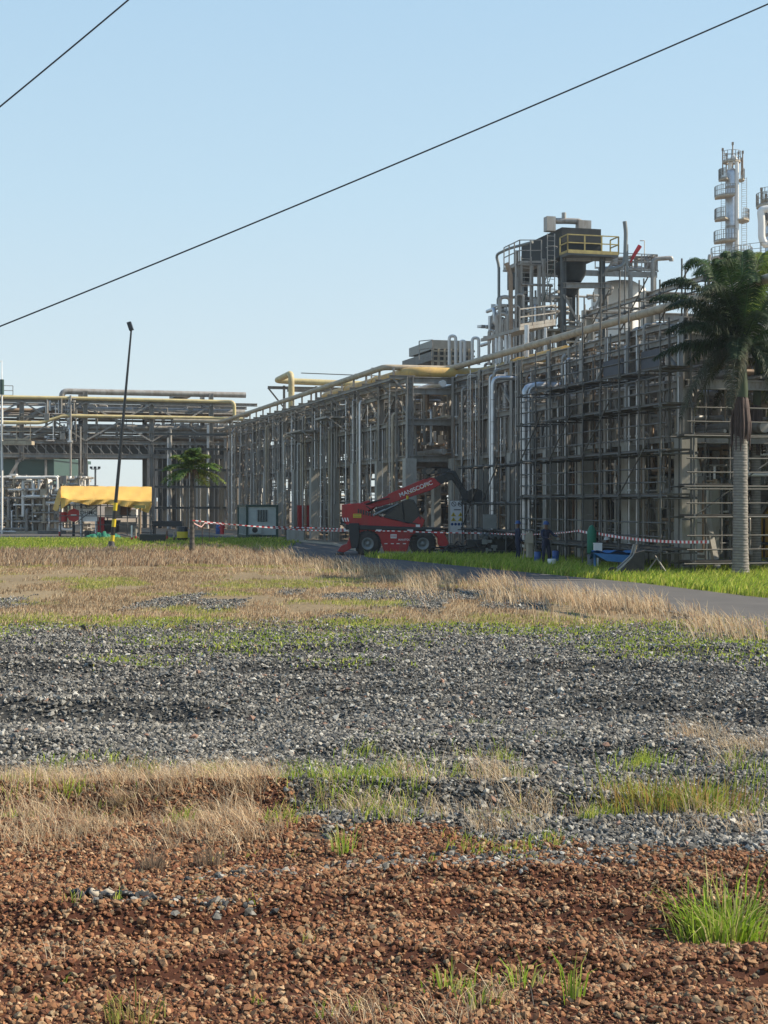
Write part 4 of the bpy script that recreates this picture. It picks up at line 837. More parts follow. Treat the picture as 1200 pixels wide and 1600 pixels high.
# ------------------------------------------------------------------ scaffolding
def scaffold(label, fr, a0, a1, d0, d1, lifts, top, step, seed, decks=True, slate=(), loc=None, m='scaf', extra=0, tall=None):
    root = thing('scaffolding', label, 'scaffolding', loc or fr((a0 + a1) / 2, d0, 0)); rr = random.Random(seed); n = int(round((a1 - a0) / step))
    for i in range(n + 1):
        s = a0 + step * i
        for d in (d0, d1):
            b = MB(); tp = top + rr.uniform(-.6, .9) + (tall(s) if tall else 0) * (1 if d == d0 else .6); b.tube([fr(s + rr.uniform(-.06, .06), d, .02), fr(s, d, tp)], .036, 6)
            for z in lifts: b.box(fr(s, d, z), (.11, .13, .12))
            part('standard', b, m, root)
    for j, z in enumerate(lifts):
        c = MB()
        for d in (d0, d1): c.tube([fr(a0 - .4, d + .06, z), fr(a1 + .4, d + .06, z + rr.uniform(-.04, .04))], .034, 6)
        for i in range(n + 1): c.tube([fr(a0 + step * i, d0 - .25, z - .08), fr(a0 + step * i, d1 + .25, z - .08)], .03, 5)
        part('ledger', c, m, root)
        if decks and rr.random() < .85:
            g = MB()
            for dz in (.5, 1.0): g.tube([fr(a0 - .3, d0 + .07, z + dz), fr(a1 + .3, d0 + .07, z + dz)], .03, 6)
            part('guard_rail', g, m, root); g = MB(); k0 = 0
            for i in range(n):
                if rr.random() < .8: g.box(fr(a0 + step * (i + .5), (d0 + d1) / 2, z + .07), (step * 1.06, (d1 - d0) * .92, .07), fr(1, 0, 0) - fr(0, 0, 0), fr(0, 1, 0) - fr(0, 0, 0))
            part('plank_deck', g, 'timber', root)
    g = MB()
    for k in range(n // 2): s = a0 + step * 2 * k; z = rr.choice(lifts[:-1]); g.tube([fr(s, d0 - .05, z), fr(s + step * 1.5, d0 - .05, z + 2)], .03, 5)
    part('diagonal_tube', g, m, root)
    for (sa, sb, z, h) in slate:
        g = MB(); g.box(fr((sa + sb) / 2, d0 + .12, z + h / 2), (sb - sa, .05, h), fr(1, 0, 0) - fr(0, 0, 0), fr(0, 1, 0) - fr(0, 0, 0)); part('toe_board', g, 'slate', root)
    return root
Qs = lambda s, t, z: Q(s, t, z)
scaffold('tall dark tube scaffolding covering the right half of the rack', Qs, 15.5, 29.5, .7, 1.9, [.9, 2.85, 4.45, 6.1, 7.4], 8.4, 1.75, 5, slate=((24.3, 26.1, 7.5, .6), (27.7, 29.3, 7.5, .65)), tall=lambda s: 2.0 if int(s * 1.3) % 2 else .3)
Qe = lambda s, t, z: Q(30.2 + t, 3.0 + s, z)
scaffold('scaffolding bays turning the corner behind the palm trunks', Qe, -1.2, 10.8, -.3, -1.4, [.45, 2.1, 3.2, 5.0], 5.6, 2.0, 6)
scaffold('low thin scaffolding between the silver ducts and junction box', Qs, 6.5, 14.5, .9, 1.7, [1.3, 2.6, 4.4], 5.0, 1.6, 7, decks=False)
scaffold('upper scaffolding wrapped around the tan pipe near the tank', Qs, 16.5, 28, 3.3, 4.4, [9.7, 10.9], 12.0, 1.9, 8, decks=False)

# ------------------------------------------------------------------ red telescopic handler
TY = 72.2; TS = F / TY
th = thing('telescopic_handler', 'red rotating telescopic handler with raised boom parked before the pipe rack', 'telehandler', ((612 - CX) / TS, TY, 0))
tx0 = th.location.x
def tp(px, py, d=0): return Vector((tx0 + (px - 612) / TS, TY + d, (868.5 - py) / TS))
def tpr(name, poly, d0, d1, m, parent=th, label=None):
    b = MB(); b.prism([tp(x, y, d0) for x, y in poly][::-1], (0, d1 - d0, 0)); ob = part(name, b, m, parent, label)
    if ob:
        bv = ob.modifiers.new('bevel', 'BEVEL'); bv.width = .025; bv.segments = 2; bv.limit_method = 'ANGLE'
    return ob
def wheel(px, py, d, r=.64):
    c = tp(px, py, d); root = None; dy = Vector((0, 1, 0)); b = MB()
    n = 36; prof = [(.30, .0), (r * .80, -.02), (r * .95, .03), (r, .09), (r, .36), (r * .95, .42), (r * .8, .45), (.3, .45)]
    vs = [c + Vector((rr_ * math.cos(2 * math.pi * k / n), y_, rr_ * math.sin(2 * math.pi * k / n))) for rr_, y_ in prof for k in range(n)]
    b.add(vs, [(i * n + k, (i + 1) * n + k, (i + 1) * n + (k + 1) % n, i * n + (k + 1) % n) for i in range(len(prof) - 1) for k in range(n)], True)
    for k in range(24): a = 2 * math.pi * k / 24; q = c + Vector((math.cos(a) * r, .22, math.sin(a) * r)); b.box(q, (.09, .36, .05), Vector((-math.sin(a), 0, math.cos(a))), dy)
    t_ = part('wheel', b, 'black', th)
    b = MB(); prof = [(.0, .05), (.09, .03), (.10, .09), (.17, .1), (.18, .02), (.27, .0), (.31, -.01), (.31, .3)]
    vs = [c + Vector((rr_ * math.cos(2 * math.pi * k / n), y_ + .01, rr_ * math.sin(2 * math.pi * k / n))) for rr_, y_ in prof for k in range(n)]
    b.add(vs, [(i * n + k, (i + 1) * n + k, (i + 1) * n + (k + 1) % n, i * n + (k + 1) % n) for i in range(len(prof) - 1) for k in range(n)], True)
    for k in range(8): a = 2 * math.pi * k / 8; b.tube([c + Vector((math.cos(a) * .14, .1, math.sin(a) * .14)), c + Vector((math.cos(a) * .14, .05, math.sin(a) * .14))], .014, 6)
    part('rim', b, 'rim', t_)
for d in (0, 1.95): wheel(574.5, 850, d); wheel(661, 850, d)
tpr('chassis', [(556, 826), (686, 828), (688, 846), (676, 832.5), (652, 831), (642, 840), (636, 862.5), (600, 862.5), (592, 838), (584, 831), (566, 831), (556, 838)], .08, 2.3, 'red_machine')
tpr('chassis_top', [(540, 820), (690, 826), (690, 830), (540, 828)], -.02, 2.4, 'dark_metal')
tpr('turntable', [(580, 815), (640, 817), (640, 822), (580, 822)], .5, 1.9, 'dark_metal')
tpr('engine_cover', [(534, 789), (560, 786.5), (586, 792.5), (572, 801), (597, 808), (636, 818), (655, 821), (650, 829), (562, 827), (546, 825), (534, 812)], .12, 2.28, 'red_machine')
tpr('nose_cover', [(656, 806), (664, 813), (661, 822), (656, 829), (612, 826), (640, 821)], .1, 1.1, 'red_machine')
tpr('engine_grille', [(584, 797), (603, 790), (626, 788), (622, 806), (590, 803)], .5, 2.2, 'dark_metal')
cab = tpr('cab', [(600, 808), (618, 792), (628, 785), (638, 781), (646, 782.5), (653, 795), (657, 812), (654, 820), (640, 818)], .14, 1.05, 'glass')
b = MB(); 
for (a, e) in (((600, 808), (628, 785)), ((628, 785), (638, 781)), ((638, 781), (646, 782.5)), ((646, 782.5), (653, 795)), ((653, 795), (657, 812)), ((629, 786), (632, 815)), ((600, 808), (654, 820))):
    for d in (.12, 1.07): b.bar(tp(*a, d), tp(*e, d), .06)
part('cab_frame', b, 'dark_metal', cab)
b = MB(); b.box(tp(640, 806, .6), (.35, .4, .75)); part('seat', b, 'black', cab)
b = MB(); b.tube([tp(583, 806, .05), tp(622, 788, .05)], .035, 8); b.tube([tp(583, 806, .05), tp(602, 797, .05)], .06, 8); part('lift_cylinder', b, 'rim', th)
boom = tpr('boom', [(570, 789), (606, 775), (606, 772.5), (671, 745), (680, 747), (690.5, 757), (673, 767), (609, 787.5), (590, 793)], 1.15, 1.7, 'red_machine')
tpr('boom_pivot', [(556, 789), (575, 782), (590, 790), (580, 800), (556, 800)], 1.0, 1.85, 'red_machine')
tpr('inner_boom', [(678, 746.5), (704, 737), (712, 741), (704, 751), (689, 757)], 1.22, 1.62, 'dark_metal')
tpr('boom_head', [(694, 742), (703, 735), (713, 735), (722, 752), (727, 762), (719, 765), (708, 750), (700, 752)], 1.15, 1.7, 'dark_metal')
tpr('jib', [(718, 763), (727, 761), (737, 775), (739, 784), (728, 783), (723, 776)], 1.2, 1.6, 'dark_metal')
tpr('winch', [(733, 768), (741, 763), (754, 766), (760, 778), (759, 788), (750, 791), (743, 784), (731, 783)], .95, 1.85, 'black')
tpr('hook_block', [(722, 779), (738, 781), (745, 786), (742, 791), (734, 786), (723, 783)], 1.1, 1.6, 'dark_metal')
b = MB(); c = tp(752, 777, .9); b.tube([c, c + Vector((0, 1.0, 0))], .3, 18); part('winch_drum', b, 'dark_metal', th)
b = MB(); b.tube([tp(665, 748, 1.12), tp(690, 738, 1.12), tp(708, 738, 1.12), tp(724, 764, 1.12)], .03, 6, bend=.2); part('hydraulic_hose', b, 'black', boom)
b = MB(); 
for k in range(4): b.tube([tp(566 + k * 2, 790, .6 + k * .08), tp(585 + k * 2, 783, .9), tp(606 + k, 779, 1.12)], .018, 6, bend=.2)
for k in range(3): b.tube([tp(600 + k * 6, 824, .1), tp(606 + k * 7, 829, .0), tp(620 + k * 6, 826, .08)], .018, 6, bend=.1)
part('hydraulic_hose', b, 'black', th)
b = MB(); b.tube([tp(652, 790, .05), tp(659, 786, -.15), tp(660, 792, -.15)], .015, 6); b.box(tp(660, 794, -.15), (.14, .06, .26)); part('mirror', b, 'black', th)
b = MB(); 
for k in range(3): b.box(tp(646, 836 + k * 5, -.05), (.34, .16, .03))
part('step', b, 'dark_metal', th)
b = MB(); b.tube([tp(538, 789, .2), tp(540, 784, .2), tp(556, 783, .2), tp(558, 787, .2)], .018, 6); part('hand_rail', b, 'dark_metal', th)
b = MB(); b.bar(tp(572, 791, .115), tp(596, 809, .115), .02, .05); b.bar(tp(545, 822, .09), tp(650, 824.5, .09), .02, .03)
for k in range(6): b.box(tp(560 + k * 4, 799 + k, .112), (.07, .02, .22))
part('panel_seam', b, 'dark_metal', th)
b = MB(); b.box(tp(653, 822, .1), (.2, .06, .12)); b.box(tp(541, 829, .05), (.2, .06, .1)); part('headlight', b, 'sign_white', th)
# stabilisers front and rear
tpr('stabiliser', [(545, 818), (561, 818), (562, 838), (559, 857), (549, 857), (546, 838)], -.1, .35, 'dark_metal'); tpr('stabiliser', [(545, 818), (561, 818), (562, 838), (559, 857), (549, 857), (546, 838)], 2.1, 2.5, 'dark_metal')
tpr('stabiliser_foot', [(527, 862), (533, 853), (542, 850), (547, 836), (551, 838), (550, 857), (537, 864)], .0, .5, 'red_machine'); tpr('stabiliser_foot', [(683, 830), (694, 833), (701, 848), (702, 861), (690, 862), (684, 850)], .0, .5, 'red_machine')
tpr('foot_pad', [(524, 865), (537, 863), (537, 868), (524, 868)], -.05, .55, 'black'); tpr('foot_pad', [(690, 862), (703, 861), (703, 868), (690, 868)], -.05, .55, 'black')
b = MB()
for k in range(3): b.add([tp(535.5 + k * 4, 815.5, .10), tp(537.5 + k * 4, 815.5, .10), tp(535.5 + k * 4, 809.5, .10), tp(533.5 + k * 4 + .2, 809.5, .10)], [(0, 1, 2, 3)])
part('warning_stripes', b, 'sign_white', th)
b = MB(); b.box(tp(558, 806.5, .10), (.40, .02, .2)); part('sticker', b, 'sign_yellow', th)
b = MB(); b.box(tp(558, 805, .088), (.34, .012, .02)); b.box(tp(558, 808, .088), (.34, .012, .02)); part('sticker_print', b, 'sign_dark', th)
b = MB()
for x in (603, 613, 622, 632): b.box(tp(x, 850, .06), (.15, .02, .04))
for x in (592, 641, 670): b.box(tp(x, 829, -.05), (.28, .02, .07))
part('reflector', b, 'sign_white', th)
b = MB(); b.box(tp(615, 838.5, .06), (.30, .02, .2)); part('number_plate', b, 'sign_white', th)
def text(body, size, m, parent, loc, rot, name='lettering', ex=.006, shear=0.):
    c = bpy.data.curves.new(name, 'FONT'); c.body = body; c.size = size; c.extrude = ex; c.align_x = 'CENTER'; c.align_y = 'CENTER'; c.shear = shear; c.offset = size * .012
    o = bpy.data.objects.new(name, c); C.objects.link(o); c.materials.append(M[m]); o.parent = parent
    dg = bpy.context.evaluated_depsgraph_get(); me = bpy.data.meshes.new_from_object(o.evaluated_get(dg)); bpy.data.objects.remove(o)
    o = bpy.data.objects.new(name, me); C.objects.link(o); o.parent = parent
    o.location = Vector(loc) - (Vector(parent['_o']) if '_o' in parent else Vector((0, 0, 0))); o.rotation_euler = rot; return o
ang = math.atan2(745 - 787 + 20, 1) if False else math.atan((771 - 748.5) / (672 - 618) * .96)
text('MANISCOPIC', .30, 'sign_white', th, tp(650.5, 764.3, 1.135), (math.radians(90), -ang, 0), ex=.004)
text('3255', .13, 'sign_red', th, tp(615, 838.5, .045), (math.radians(90), 0, 0)); text('MANITOU', .13, 'sign_white', th, tp(632, 844, .07), (math.radians(90), 0, 0))
b = MB(); b.bar(tp(640, 771.5, 1.14), tp(672, 757, 1.14), .012, .03); part('boom_stripe', b, 'sign_yellow', th)
b = MB(); b.tube([tp(637, 781, .6), tp(637, 775, .6)], .06, 8); part('beacon', b, 'sign_yellow', th)

# ------------------------------------------------------------------ palms
def frond(root, P0, P1, P2, L, wd=.045, n=80, colA=(.055, .10, .022), droop=.9, seed=0, name='frond', rach=.035, thin=1.):
    rr = np.random.default_rng(seed); P0, P1, P2 = map(Vector, (P0, P1, P2)); b = MB(); cols = []
    pts = [P0 * (1 - t) ** 2 + P1 * 2 * t * (1 - t) + P2 * t * t for t in np.linspace(0, 1, 14)]
    b.tube(pts, [rach * (1 - .8 * i / 13) for i in range(14)], 5); cols += [np.array(colA) * 1.3] * len(b.v)
    for k in range(int(n)):
        t = .12 + .88 * (k + rr.uniform(0, 1)) / n; p = P0 * (1 - t) ** 2 + P1 * 2 * t * (1 - t) + P2 * t * t; d = ((P1 - P0) * (1 - t) + (P2 - P1) * t).normalized()
        side = d.cross(Z); side = side.normalized() if side.length > .05 else Vector((1, 0, 0)); up = side.cross(d)
        for sg in (-1, 1):
            l = L * math.sin(math.pi * min(1, .18 + .78 * t)) ** .6 * rr.uniform(.75, 1.1); fw = rr.uniform(.25, .55); v = (side * sg * rr.uniform(.75, 1) + d * fw + up * rr.uniform(-.25, .45)).normalized()
            m1 = p + v * l * .4; m2 = m1 + (v + Vector((0, 0, -droop * rr.uniform(.5, 1.1)))).normalized() * l * .33; m3 = m2 + (v * .6 + Vector((0, 0, -droop * 1.5))).normalized() * l * .30
            wv = d * wd * .5 * rr.uniform(.7, 1.2) * thin; o = len(b.v)
            b.add([p - wv * .5, p + wv * .5, m1 + wv, m1 - wv, m2 + wv * .8, m2 - wv * .8, m3], [(0, 1, 2, 3), (3, 2, 4, 5), (5, 4, 6)])
            cc = np.array(colA) * rr.uniform(.6, 1.35) * np.array((rr.uniform(.9, 1.3), 1, rr.uniform(.8, 1.1))); cols += [cc] * 7
    return mesh_obj(name, b.v, b.f, 'frond', root, smooth=b.sm, col=np.array(cols))
def trunk(root, base, h, r0, r1, rings, colf, lean=(0, 0), name='trunk', swell=.25):
    b = MB(); n = 20; m = rings * 3; vs = []; cs = []; rr = random.Random(4)
    for i in range(m + 1):
        t = i / m; r = r0 * (1 - t) + r1 * t + swell * r0 * math.exp(-t * 14); ph = i % 3; r *= (1.035 if ph == 0 else .985); cx, cy = base[0] + lean[0] * t, base[1] + lean[1] * t
        q = rr.uniform(.85, 1.15)
        for k in range(n): a = 2 * math.pi * k / n; rk = r * (1 + .02 * math.sin(a * 3 + i)); vs.append((cx + math.cos(a) * rk, cy + math.sin(a) * rk, base[2] + h * t)); cs.append(np.array(colf) * (q if ph else .55))
    b.add(vs, [(i * n + k, i * n + (k + 1) % n, (i + 1) * n + (k + 1) % n, (i + 1) * n + k) for i in range(m) for k in range(n)], True)
    return mesh_obj(name, b.v, b.f, 'trunk', root, smooth=b.sm, col=np.array(cs))
def royal(px, py, top_py, hd_py, label, seed, fr, r0=.27, hang=True):
    g0 = G(px, py); Y = g0.y; z_ = lambda p: H - (p - HY) / F * Y; root = thing('palm_tree', label, 'palm tree', g0); x = g0.x; rr = random.Random(seed)
    trunk(root, (x, Y, 0), z_(top_py), r0, r0 * .84, 64, (.235, .215, .195)); zt = z_(top_py); zc = z_(hd_py)
    b = MB(); b.lathe((x + .03, Y, zt - 1.3), [(r0 * .86, 0), (r0 * 1.02, .25), (r0 * 1.1, .7), (r0 * 1.05, 1.1), (r0 * .9, 1.4), (r0 * .6, 1.5)], 22)
    for k in range(16): a = rr.uniform(0, 6.28); b.tube([(x + math.cos(a) * r0 * .8, Y + math.sin(a) * r0 * .8, zt + .15), (x + math.cos(a) * r0 * 1.25, Y + math.sin(a) * r0 * 1.25, zt - .8), (x + math.cos(a) * r0 * 1.2, Y + math.sin(a) * r0 * 1.2, zt - rr.uniform(1.0, 1.8))], [.04, .05, .02], 5)
    part('dry_sheath', b, 'sheath_brown', root)
    b = MB(); b.lathe((x + .05, Y, zt), [(r0 * .72, 0), (r0 * .8, .4), (r0 * .62, (zc - zt) * .6), (r0 * .45, (zc - zt) * .9), (r0 * .2, zc - zt)], 14); part('crownshaft', b, 'sheath_green', root)
    hd = Vector((x + .05, Y, zc))
    for i, (tpx, tpy, dy, sag, kind) in enumerate(fr):
        T_ = W(tpx, tpy, Y + dy); mid = hd.lerp(T_, .5); mid.z = max(hd.z, T_.z) + sag
        col = {'g': (.035, .075, .022), 'y': (.13, .19, .03), 'd': (.024, .046, .02), 'o': (.05, .058, .036)}[kind]  # right fronds brighter, left and inner ones darker: painted sun and shade
        Lf = (T_ - hd).length; frond(root, hd - Z * .1, mid, T_, .70 if kind != 'o' else .6, .034, 58 * Lf, col, 1.0 if kind != 'y' else .6, seed * 50 + i, rach=.045)
    return root
royal(1157, 903, 628, 545, 'nearest tall royal palm with grey ringed trunk on the right lawn', 3, [
    (1017, 468, .3, .6, 'd'), (1034, 446, 1.2, .8, 'd'), (1070, 420, 2.5, 1.1, 'g'), (1022, 560, .5, .7, 'd'), (1060, 520, -1.8, .9, 'd'), (1062, 655, -.6, .55, 'o'), (1084, 650, .9, .4, 'o'),
    (1120, 412, -1.5, .9, 'g'), (1160, 398, 1.5, .6, 'g'), (1200, 402, 2.2, .7, 'y'), (1232, 420, -1, .9, 'y'), (1270, 455, .8, 1.0, 'g'), (1290, 520, -.8, 1.0, 'g'), (1268, 600, 1.0, .9, 'd'), (1222, 650, -1.4, .8, 'd'), (1150, 560, -3.1, .8, 'd'), (1110, 590, 3.0, .8, 'd'), (1195, 560, 3.1, .9, 'd'), (1090, 500, 2.8, 1.0, 'd'), (1045, 480, -1.6, .9, 'd'), (1100, 455, -2.4, 1.0, 'd'), (1130, 430, 2.9, 1.0, 'g'), (1075, 570, 1.6, .8, 'd'), (1140, 640, -2.0, .5, 'o'), (1040, 520, 1.8, .8, 'd'), (1205, 500, -2.9, 1.0, 'd'), (1180, 440, -2.6, 1.1, 'g')])
royal(1181, 893, 640, 560, 'second royal palm standing close behind the nearest one', 5, [
    (1085, 430, 2.5, .9, 'g'), (1130, 400, 1, .7, 'g'), (1215, 395, 0, .7, 'y'), (1280, 450, 1.2, .9, 'y'), (1300, 540, 0, .9, 'g'), (1060, 505, 1.8, .9, 'd'), (1115, 640, 2, .5, 'o'), (1240, 640, -1.5, .7, 'g'), (1180, 470, 3, 1.0, 'd'), (1170, 540, -2.8, .9, 'd'), (1215, 690, 1, .5, 'y'), (1205, 640, -.8, .4, 'o')], r0=.2)
sp_ = G(300, 866); Ys = sp_.y; small = thing('palm_tree', 'small young palm on the verge left of the container cabin', 'palm tree', sp_)
trunk(small, (sp_.x, Ys, 0), 4.25, .12, .10, 16, (.10, .09, .075), lean=(.0, 0), swell=.5)
b = MB(); rr = random.Random(2)
for k in range(14): a = rr.uniform(0, 6.28); b.tube([(sp_.x, Ys, 4.1), (sp_.x + math.cos(a) * .22, Ys + math.sin(a) * .2, 4.25), (sp_.x + math.cos(a) * .36, Ys + math.sin(a) * .36, 3.8)], [.05, .04, .015], 5)
part('dry_sheath', b, 'rust', small)
for k in range(34):
    a = k * 2.4; el = (-.25, .25, .75, 1.2)[k % 4] + rr.uniform(-.15, .15); L_ = rr.uniform(1.15, 1.55); hd = Vector((sp_.x, Ys, 4.3)); d = Vector((math.cos(a) * math.cos(el), math.sin(a) * math.cos(el), math.sin(el)))
    frond(small, hd, hd + d * L_ * .7 + Z * .12, hd + d * L_ * .95 + Vector((math.cos(a), math.sin(a), 0)) * .25 - Z * (.45 - .1 * el), .42, .042, 44, (.055, .11, .02) if k % 3 else (.12, .17, .03), .6, 900 + k, rach=.02)

# ------------------------------------------------------------------ lamp post, far floodlights, cables
lp = G(174, 860); lt = W(205, 517, lp.y); lamp = thing('lamp_post', 'leaning dark lamp post with yellow and black banded foot', 'lamp post', lp); d = (lt - lp).normalized()
b = MB(); b.tube([lp, lp.lerp(lt, .5), lt], [.105, .085, .05], 12); part('pole', b, 'dark_metal', lamp)
for i, z in enumerate(np.arange(.4, 2.6, .44)):
    b = MB(); b.tube([lp + d * z, lp + d * (z + .43)], .113 if i < 3 else .111, 12); part('band', b, 'sign_yellow' if i % 2 == 0 else 'black_paint', lamp)
b = MB(); b.lathe(lp, [(0, 0), (.42, 0), (.40, .16), (.2, .25), (.15, .5), (0, .5)], 12); part('base', b, 'black_paint', lamp)
b = MB(); a = W(202.8, 517.5, lp.y); e = W(206, 520, lp.y); b.bar(W(205.6, 516, lp.y), W(201.5, 503.5, lp.y), .22, .34, up=(0, 1, 0)); b.tube([lt - d * .3, lt, W(206.5, 513.5, lp.y)], .035, 8); part('lamp_head', b, 'dark_metal', lamp)
fm = thing('floodlight_mast', 'distant slim floodlight mast seen through the pipe bridge', 'light mast', ((149 - CX) / F * 240, 240, 0)); X_ = fm.location.x; zt = H - (733 - HY) / F * 240
b = MB(); b.tube([(X_, 240, 0), (X_, 240, zt)], .16, 8); b.bar((X_ - .7, 240, zt), (X_ + .7, 240, zt), .12); part('pole', b, 'steel_dark', fm)
for k in (-.65, 0, .65): b = MB(); b.box((X_ + k, 239.8, zt + .25), (.42, .3, .36)); part('floodlight', b, 'dark_metal', fm)
def cable(label, pts):
    P = [W(*p) for p in pts]; b = MB(); m = []
    for i in range(41):
        t = i / 40; a = P[0] * (1 - t) * (1 - 2 * t) + P[1] * 4 * t * (1 - t) + P[2] * t * (2 * t - 1); m.append(a)
    b.tube(m, .013, 8); solo('overhead_cable', b, 'cable', label, 'cable', P[1], 'overhead cables crossing the sky')
cable('long overhead cable crossing the whole sky above the plant', [(-500, 706, 26), (530, 293, 24), (1700, -216, 22)])
cable('short overhead cable cutting the top left corner of the sky', [(-600, 645, 24), (100, 84, 22), (700, -440, 20)])

# ------------------------------------------------------------------ container cabin
cy = 104.0; cz = lambda py: (836 - py) / F * cy
A = Vector(((386 - CX) / F * cy, cy, 0)); wv = Nn; dv = -U
cw_, cl_, ch_ = 2.15, 3.6, cz(785)
cbn = thing('site_cabin', 'white and green portable cabin with barred window beside the road', 'cabin', A)
b = MB(); b.box(A + wv * cw_ / 2 + dv * cl_ / 2 + Z * (.25 + (ch_ - .3) / 2), (cw_, cl_, ch_ - .3), wv, dv); part('body', b, 'cabin', cbn)
b = MB(); b.box(A + wv * cw_ / 2 + dv * cl_ / 2 + Z * (ch_ + .02), (cw_ + .16, cl_ + .16, .14), wv, dv); part('roof', b, 'green_frame', cbn)
b = MB()
for (i, j) in ((0, 0), (cw_, 0), (0, cl_), (cw_, cl_)): b.box(A + wv * i + dv * j + Z * ch_ / 2, (.16, .16, ch_), wv, dv)
b.box(A + wv * cw_ / 2 + dv * cl_ / 2 + Z * .16, (cw_ + .1, cl_ + .1, .2), wv, dv); part('corner_frame', b, 'green_frame', cbn)
b = MB()
for k in range(7): b.bar(A - wv * .012 + dv * (.45 + k * .48) + Z * .3, A - wv * .012 + dv * (.45 + k * .48) + Z * (ch_ - .1), .05)
part('side_rib', b, 'green_frame', cbn)
b = MB(); b.box(A + wv * 1.1 - dv * .01 + Z * 1.62, (.78, .03, .84), wv, dv); wn = part('window', b, 'glass', cbn); b = MB()
for k in range(7): b.bar(A + wv * (.75 + k * .116) - dv * .05 + Z * 1.2, A + wv * (.75 + k * .116) - dv * .05 + Z * 2.04, .028)
part('window_bars', b, 'cabin', wn)
b = MB(); b.box(A + wv * .55 - dv * .16 + Z * .62, (.8, .3, .55), wv, dv); part('air_conditioner', b, 'cabin', cbn); b = MB(); q = A + wv * .5 - dv * .32 + Z * .62; b.tube([q, q - dv * .02], .2, 16); part('fan_grille', b, 'black', cbn)
b = MB(); b.tube([A + wv * .9 + dv * 1 + Z * ch_, A + wv * .9 + dv * 1 + Z * (ch_ + .5), A + wv * 1.3 + dv * 1 + Z * (ch_ + .2)], .03, 6); part('roof_conduit', b, 'steel', cbn)

# ------------------------------------------------------------------ drums, blocks and other small ground objects
def drum(px, py, hpx, m, label, cat='drum', bands=None, wpx=None, name='plastic_drum', group=None, g0=None):
    g0 = g0 or G(px, py); s = F / g0.y; h = hpx / s; r = (wpx or hpx * .66) / s / 2; root = thing(name, label, cat, g0, group)
    b = MB(); b.lathe(g0, [(0, 0), (r * .96, 0), (r, .03), (r, h * .33), (r * 1.03, h * .35), (r, h * .37), (r, h * .63), (r * 1.03, h * .65), (r, h * .67), (r, h - .03), (r * .95, h), (0, h)], 20); part('shell', b, m, root)
    if bands:
        for (z0, z1, bm) in bands: b = MB(); b.lathe(g0, [(r * 1.035, h * z0), (r * 1.035, h * z1)], 20); part('band', b, bm, root)
    else: b = MB(); b.lathe(g0 + Z * h, [(r * .7, 0), (r * .7, .04), (0, .04)], 16); part('lid', b, 'black', root)
    return root
drum(424, 837, 17, 'blue_drum', 'blue plastic drum beside the right side of the container cabin')
drum(342, 835, 15, 'blue_drum', 'blue drum standing on the apron left of the container cabin')
drum(840, 866, 22, 'blue_drum', 'blue drum to the left of the worker in blue helmet', wpx=11, g0=fx(840, -.4))
drum(869, 863, 24, 'blue_drum', 'blue drum to the right of the worker in blue helmet', wpx=11, g0=fx(868, .2))
drum(285, 848, 25, 'black_paint', 'black barrel with a broad yellow band near the small palm', 'barrel', [(.30, .70, 'sign_yellow')], 17, 'banded_barrel')
b = MB(); g0 = G(239, 849.5); b.box(g0 + Z * .32, (1.6, .5, .55)); solo('concrete_trough', b, 'dark_metal', 'low black trough on the verge left of the banded barrel', 'trough', g0)
b = MB(); g0 = G(262, 838); b.box(g0 + Z * .95, (2.3, .9, .4)); 
for q in (-1, 1): b.box(g0 + Vector((q, 0, .38)), (.12, .8, .76))
solo('black_bench', b, 'dark_metal', 'black slab table between the tarpaulin shelter and banded barrel', 'table', g0)
b = MB(); g0 = G(536 - 4, 845); g1 = Vector(((462 - CX) / F * 97, 97, 0)); b.box(g1 + Z * .38, (1.15, .9, .76)); solo('concrete_block', b, 'concrete', 'grey concrete block on the pale kerb left of the telehandler', 'concrete block', g1)
b = MB(); g1 = Vector(((451 - CX) / F * 98, 98, 0)); b.box(g1 + Z * .4, (.35, .7, .8)); solo('dark_block', b, 'dark_metal', 'narrow dark block beside the grey concrete block', 'block', g1)
b = MB(); g1 = fx(474, -.2); b.box(g1 + Z * 1.5, (.85, .3, 1.7), Nn); b.box(g1 + Z * .35, (.1, .1, .7)); solo('fire_hose_box', b, 'sign_red', 'red fire hose cabinet at the rack foot left of the telehandler', 'hose cabinet', g1)
for px, lab in ((430, 'red post behind the blue drum at the cabin'), (347, 'red post beside the blue drum on the apron')):
    b = MB(); g1 = G(px, 837); b.tube([g1, g1 + Z * .9], .16, 12); b.tube([g1 + Z * .9, g1 + Z * 1.05], [.2, .05], 12); b.box(g1 + Z * .65, (.5, .14, .14)); solo('fire_hydrant', b, 'sign_red', lab.replace('red post', 'red fire hydrant post'), 'hydrant', g1)
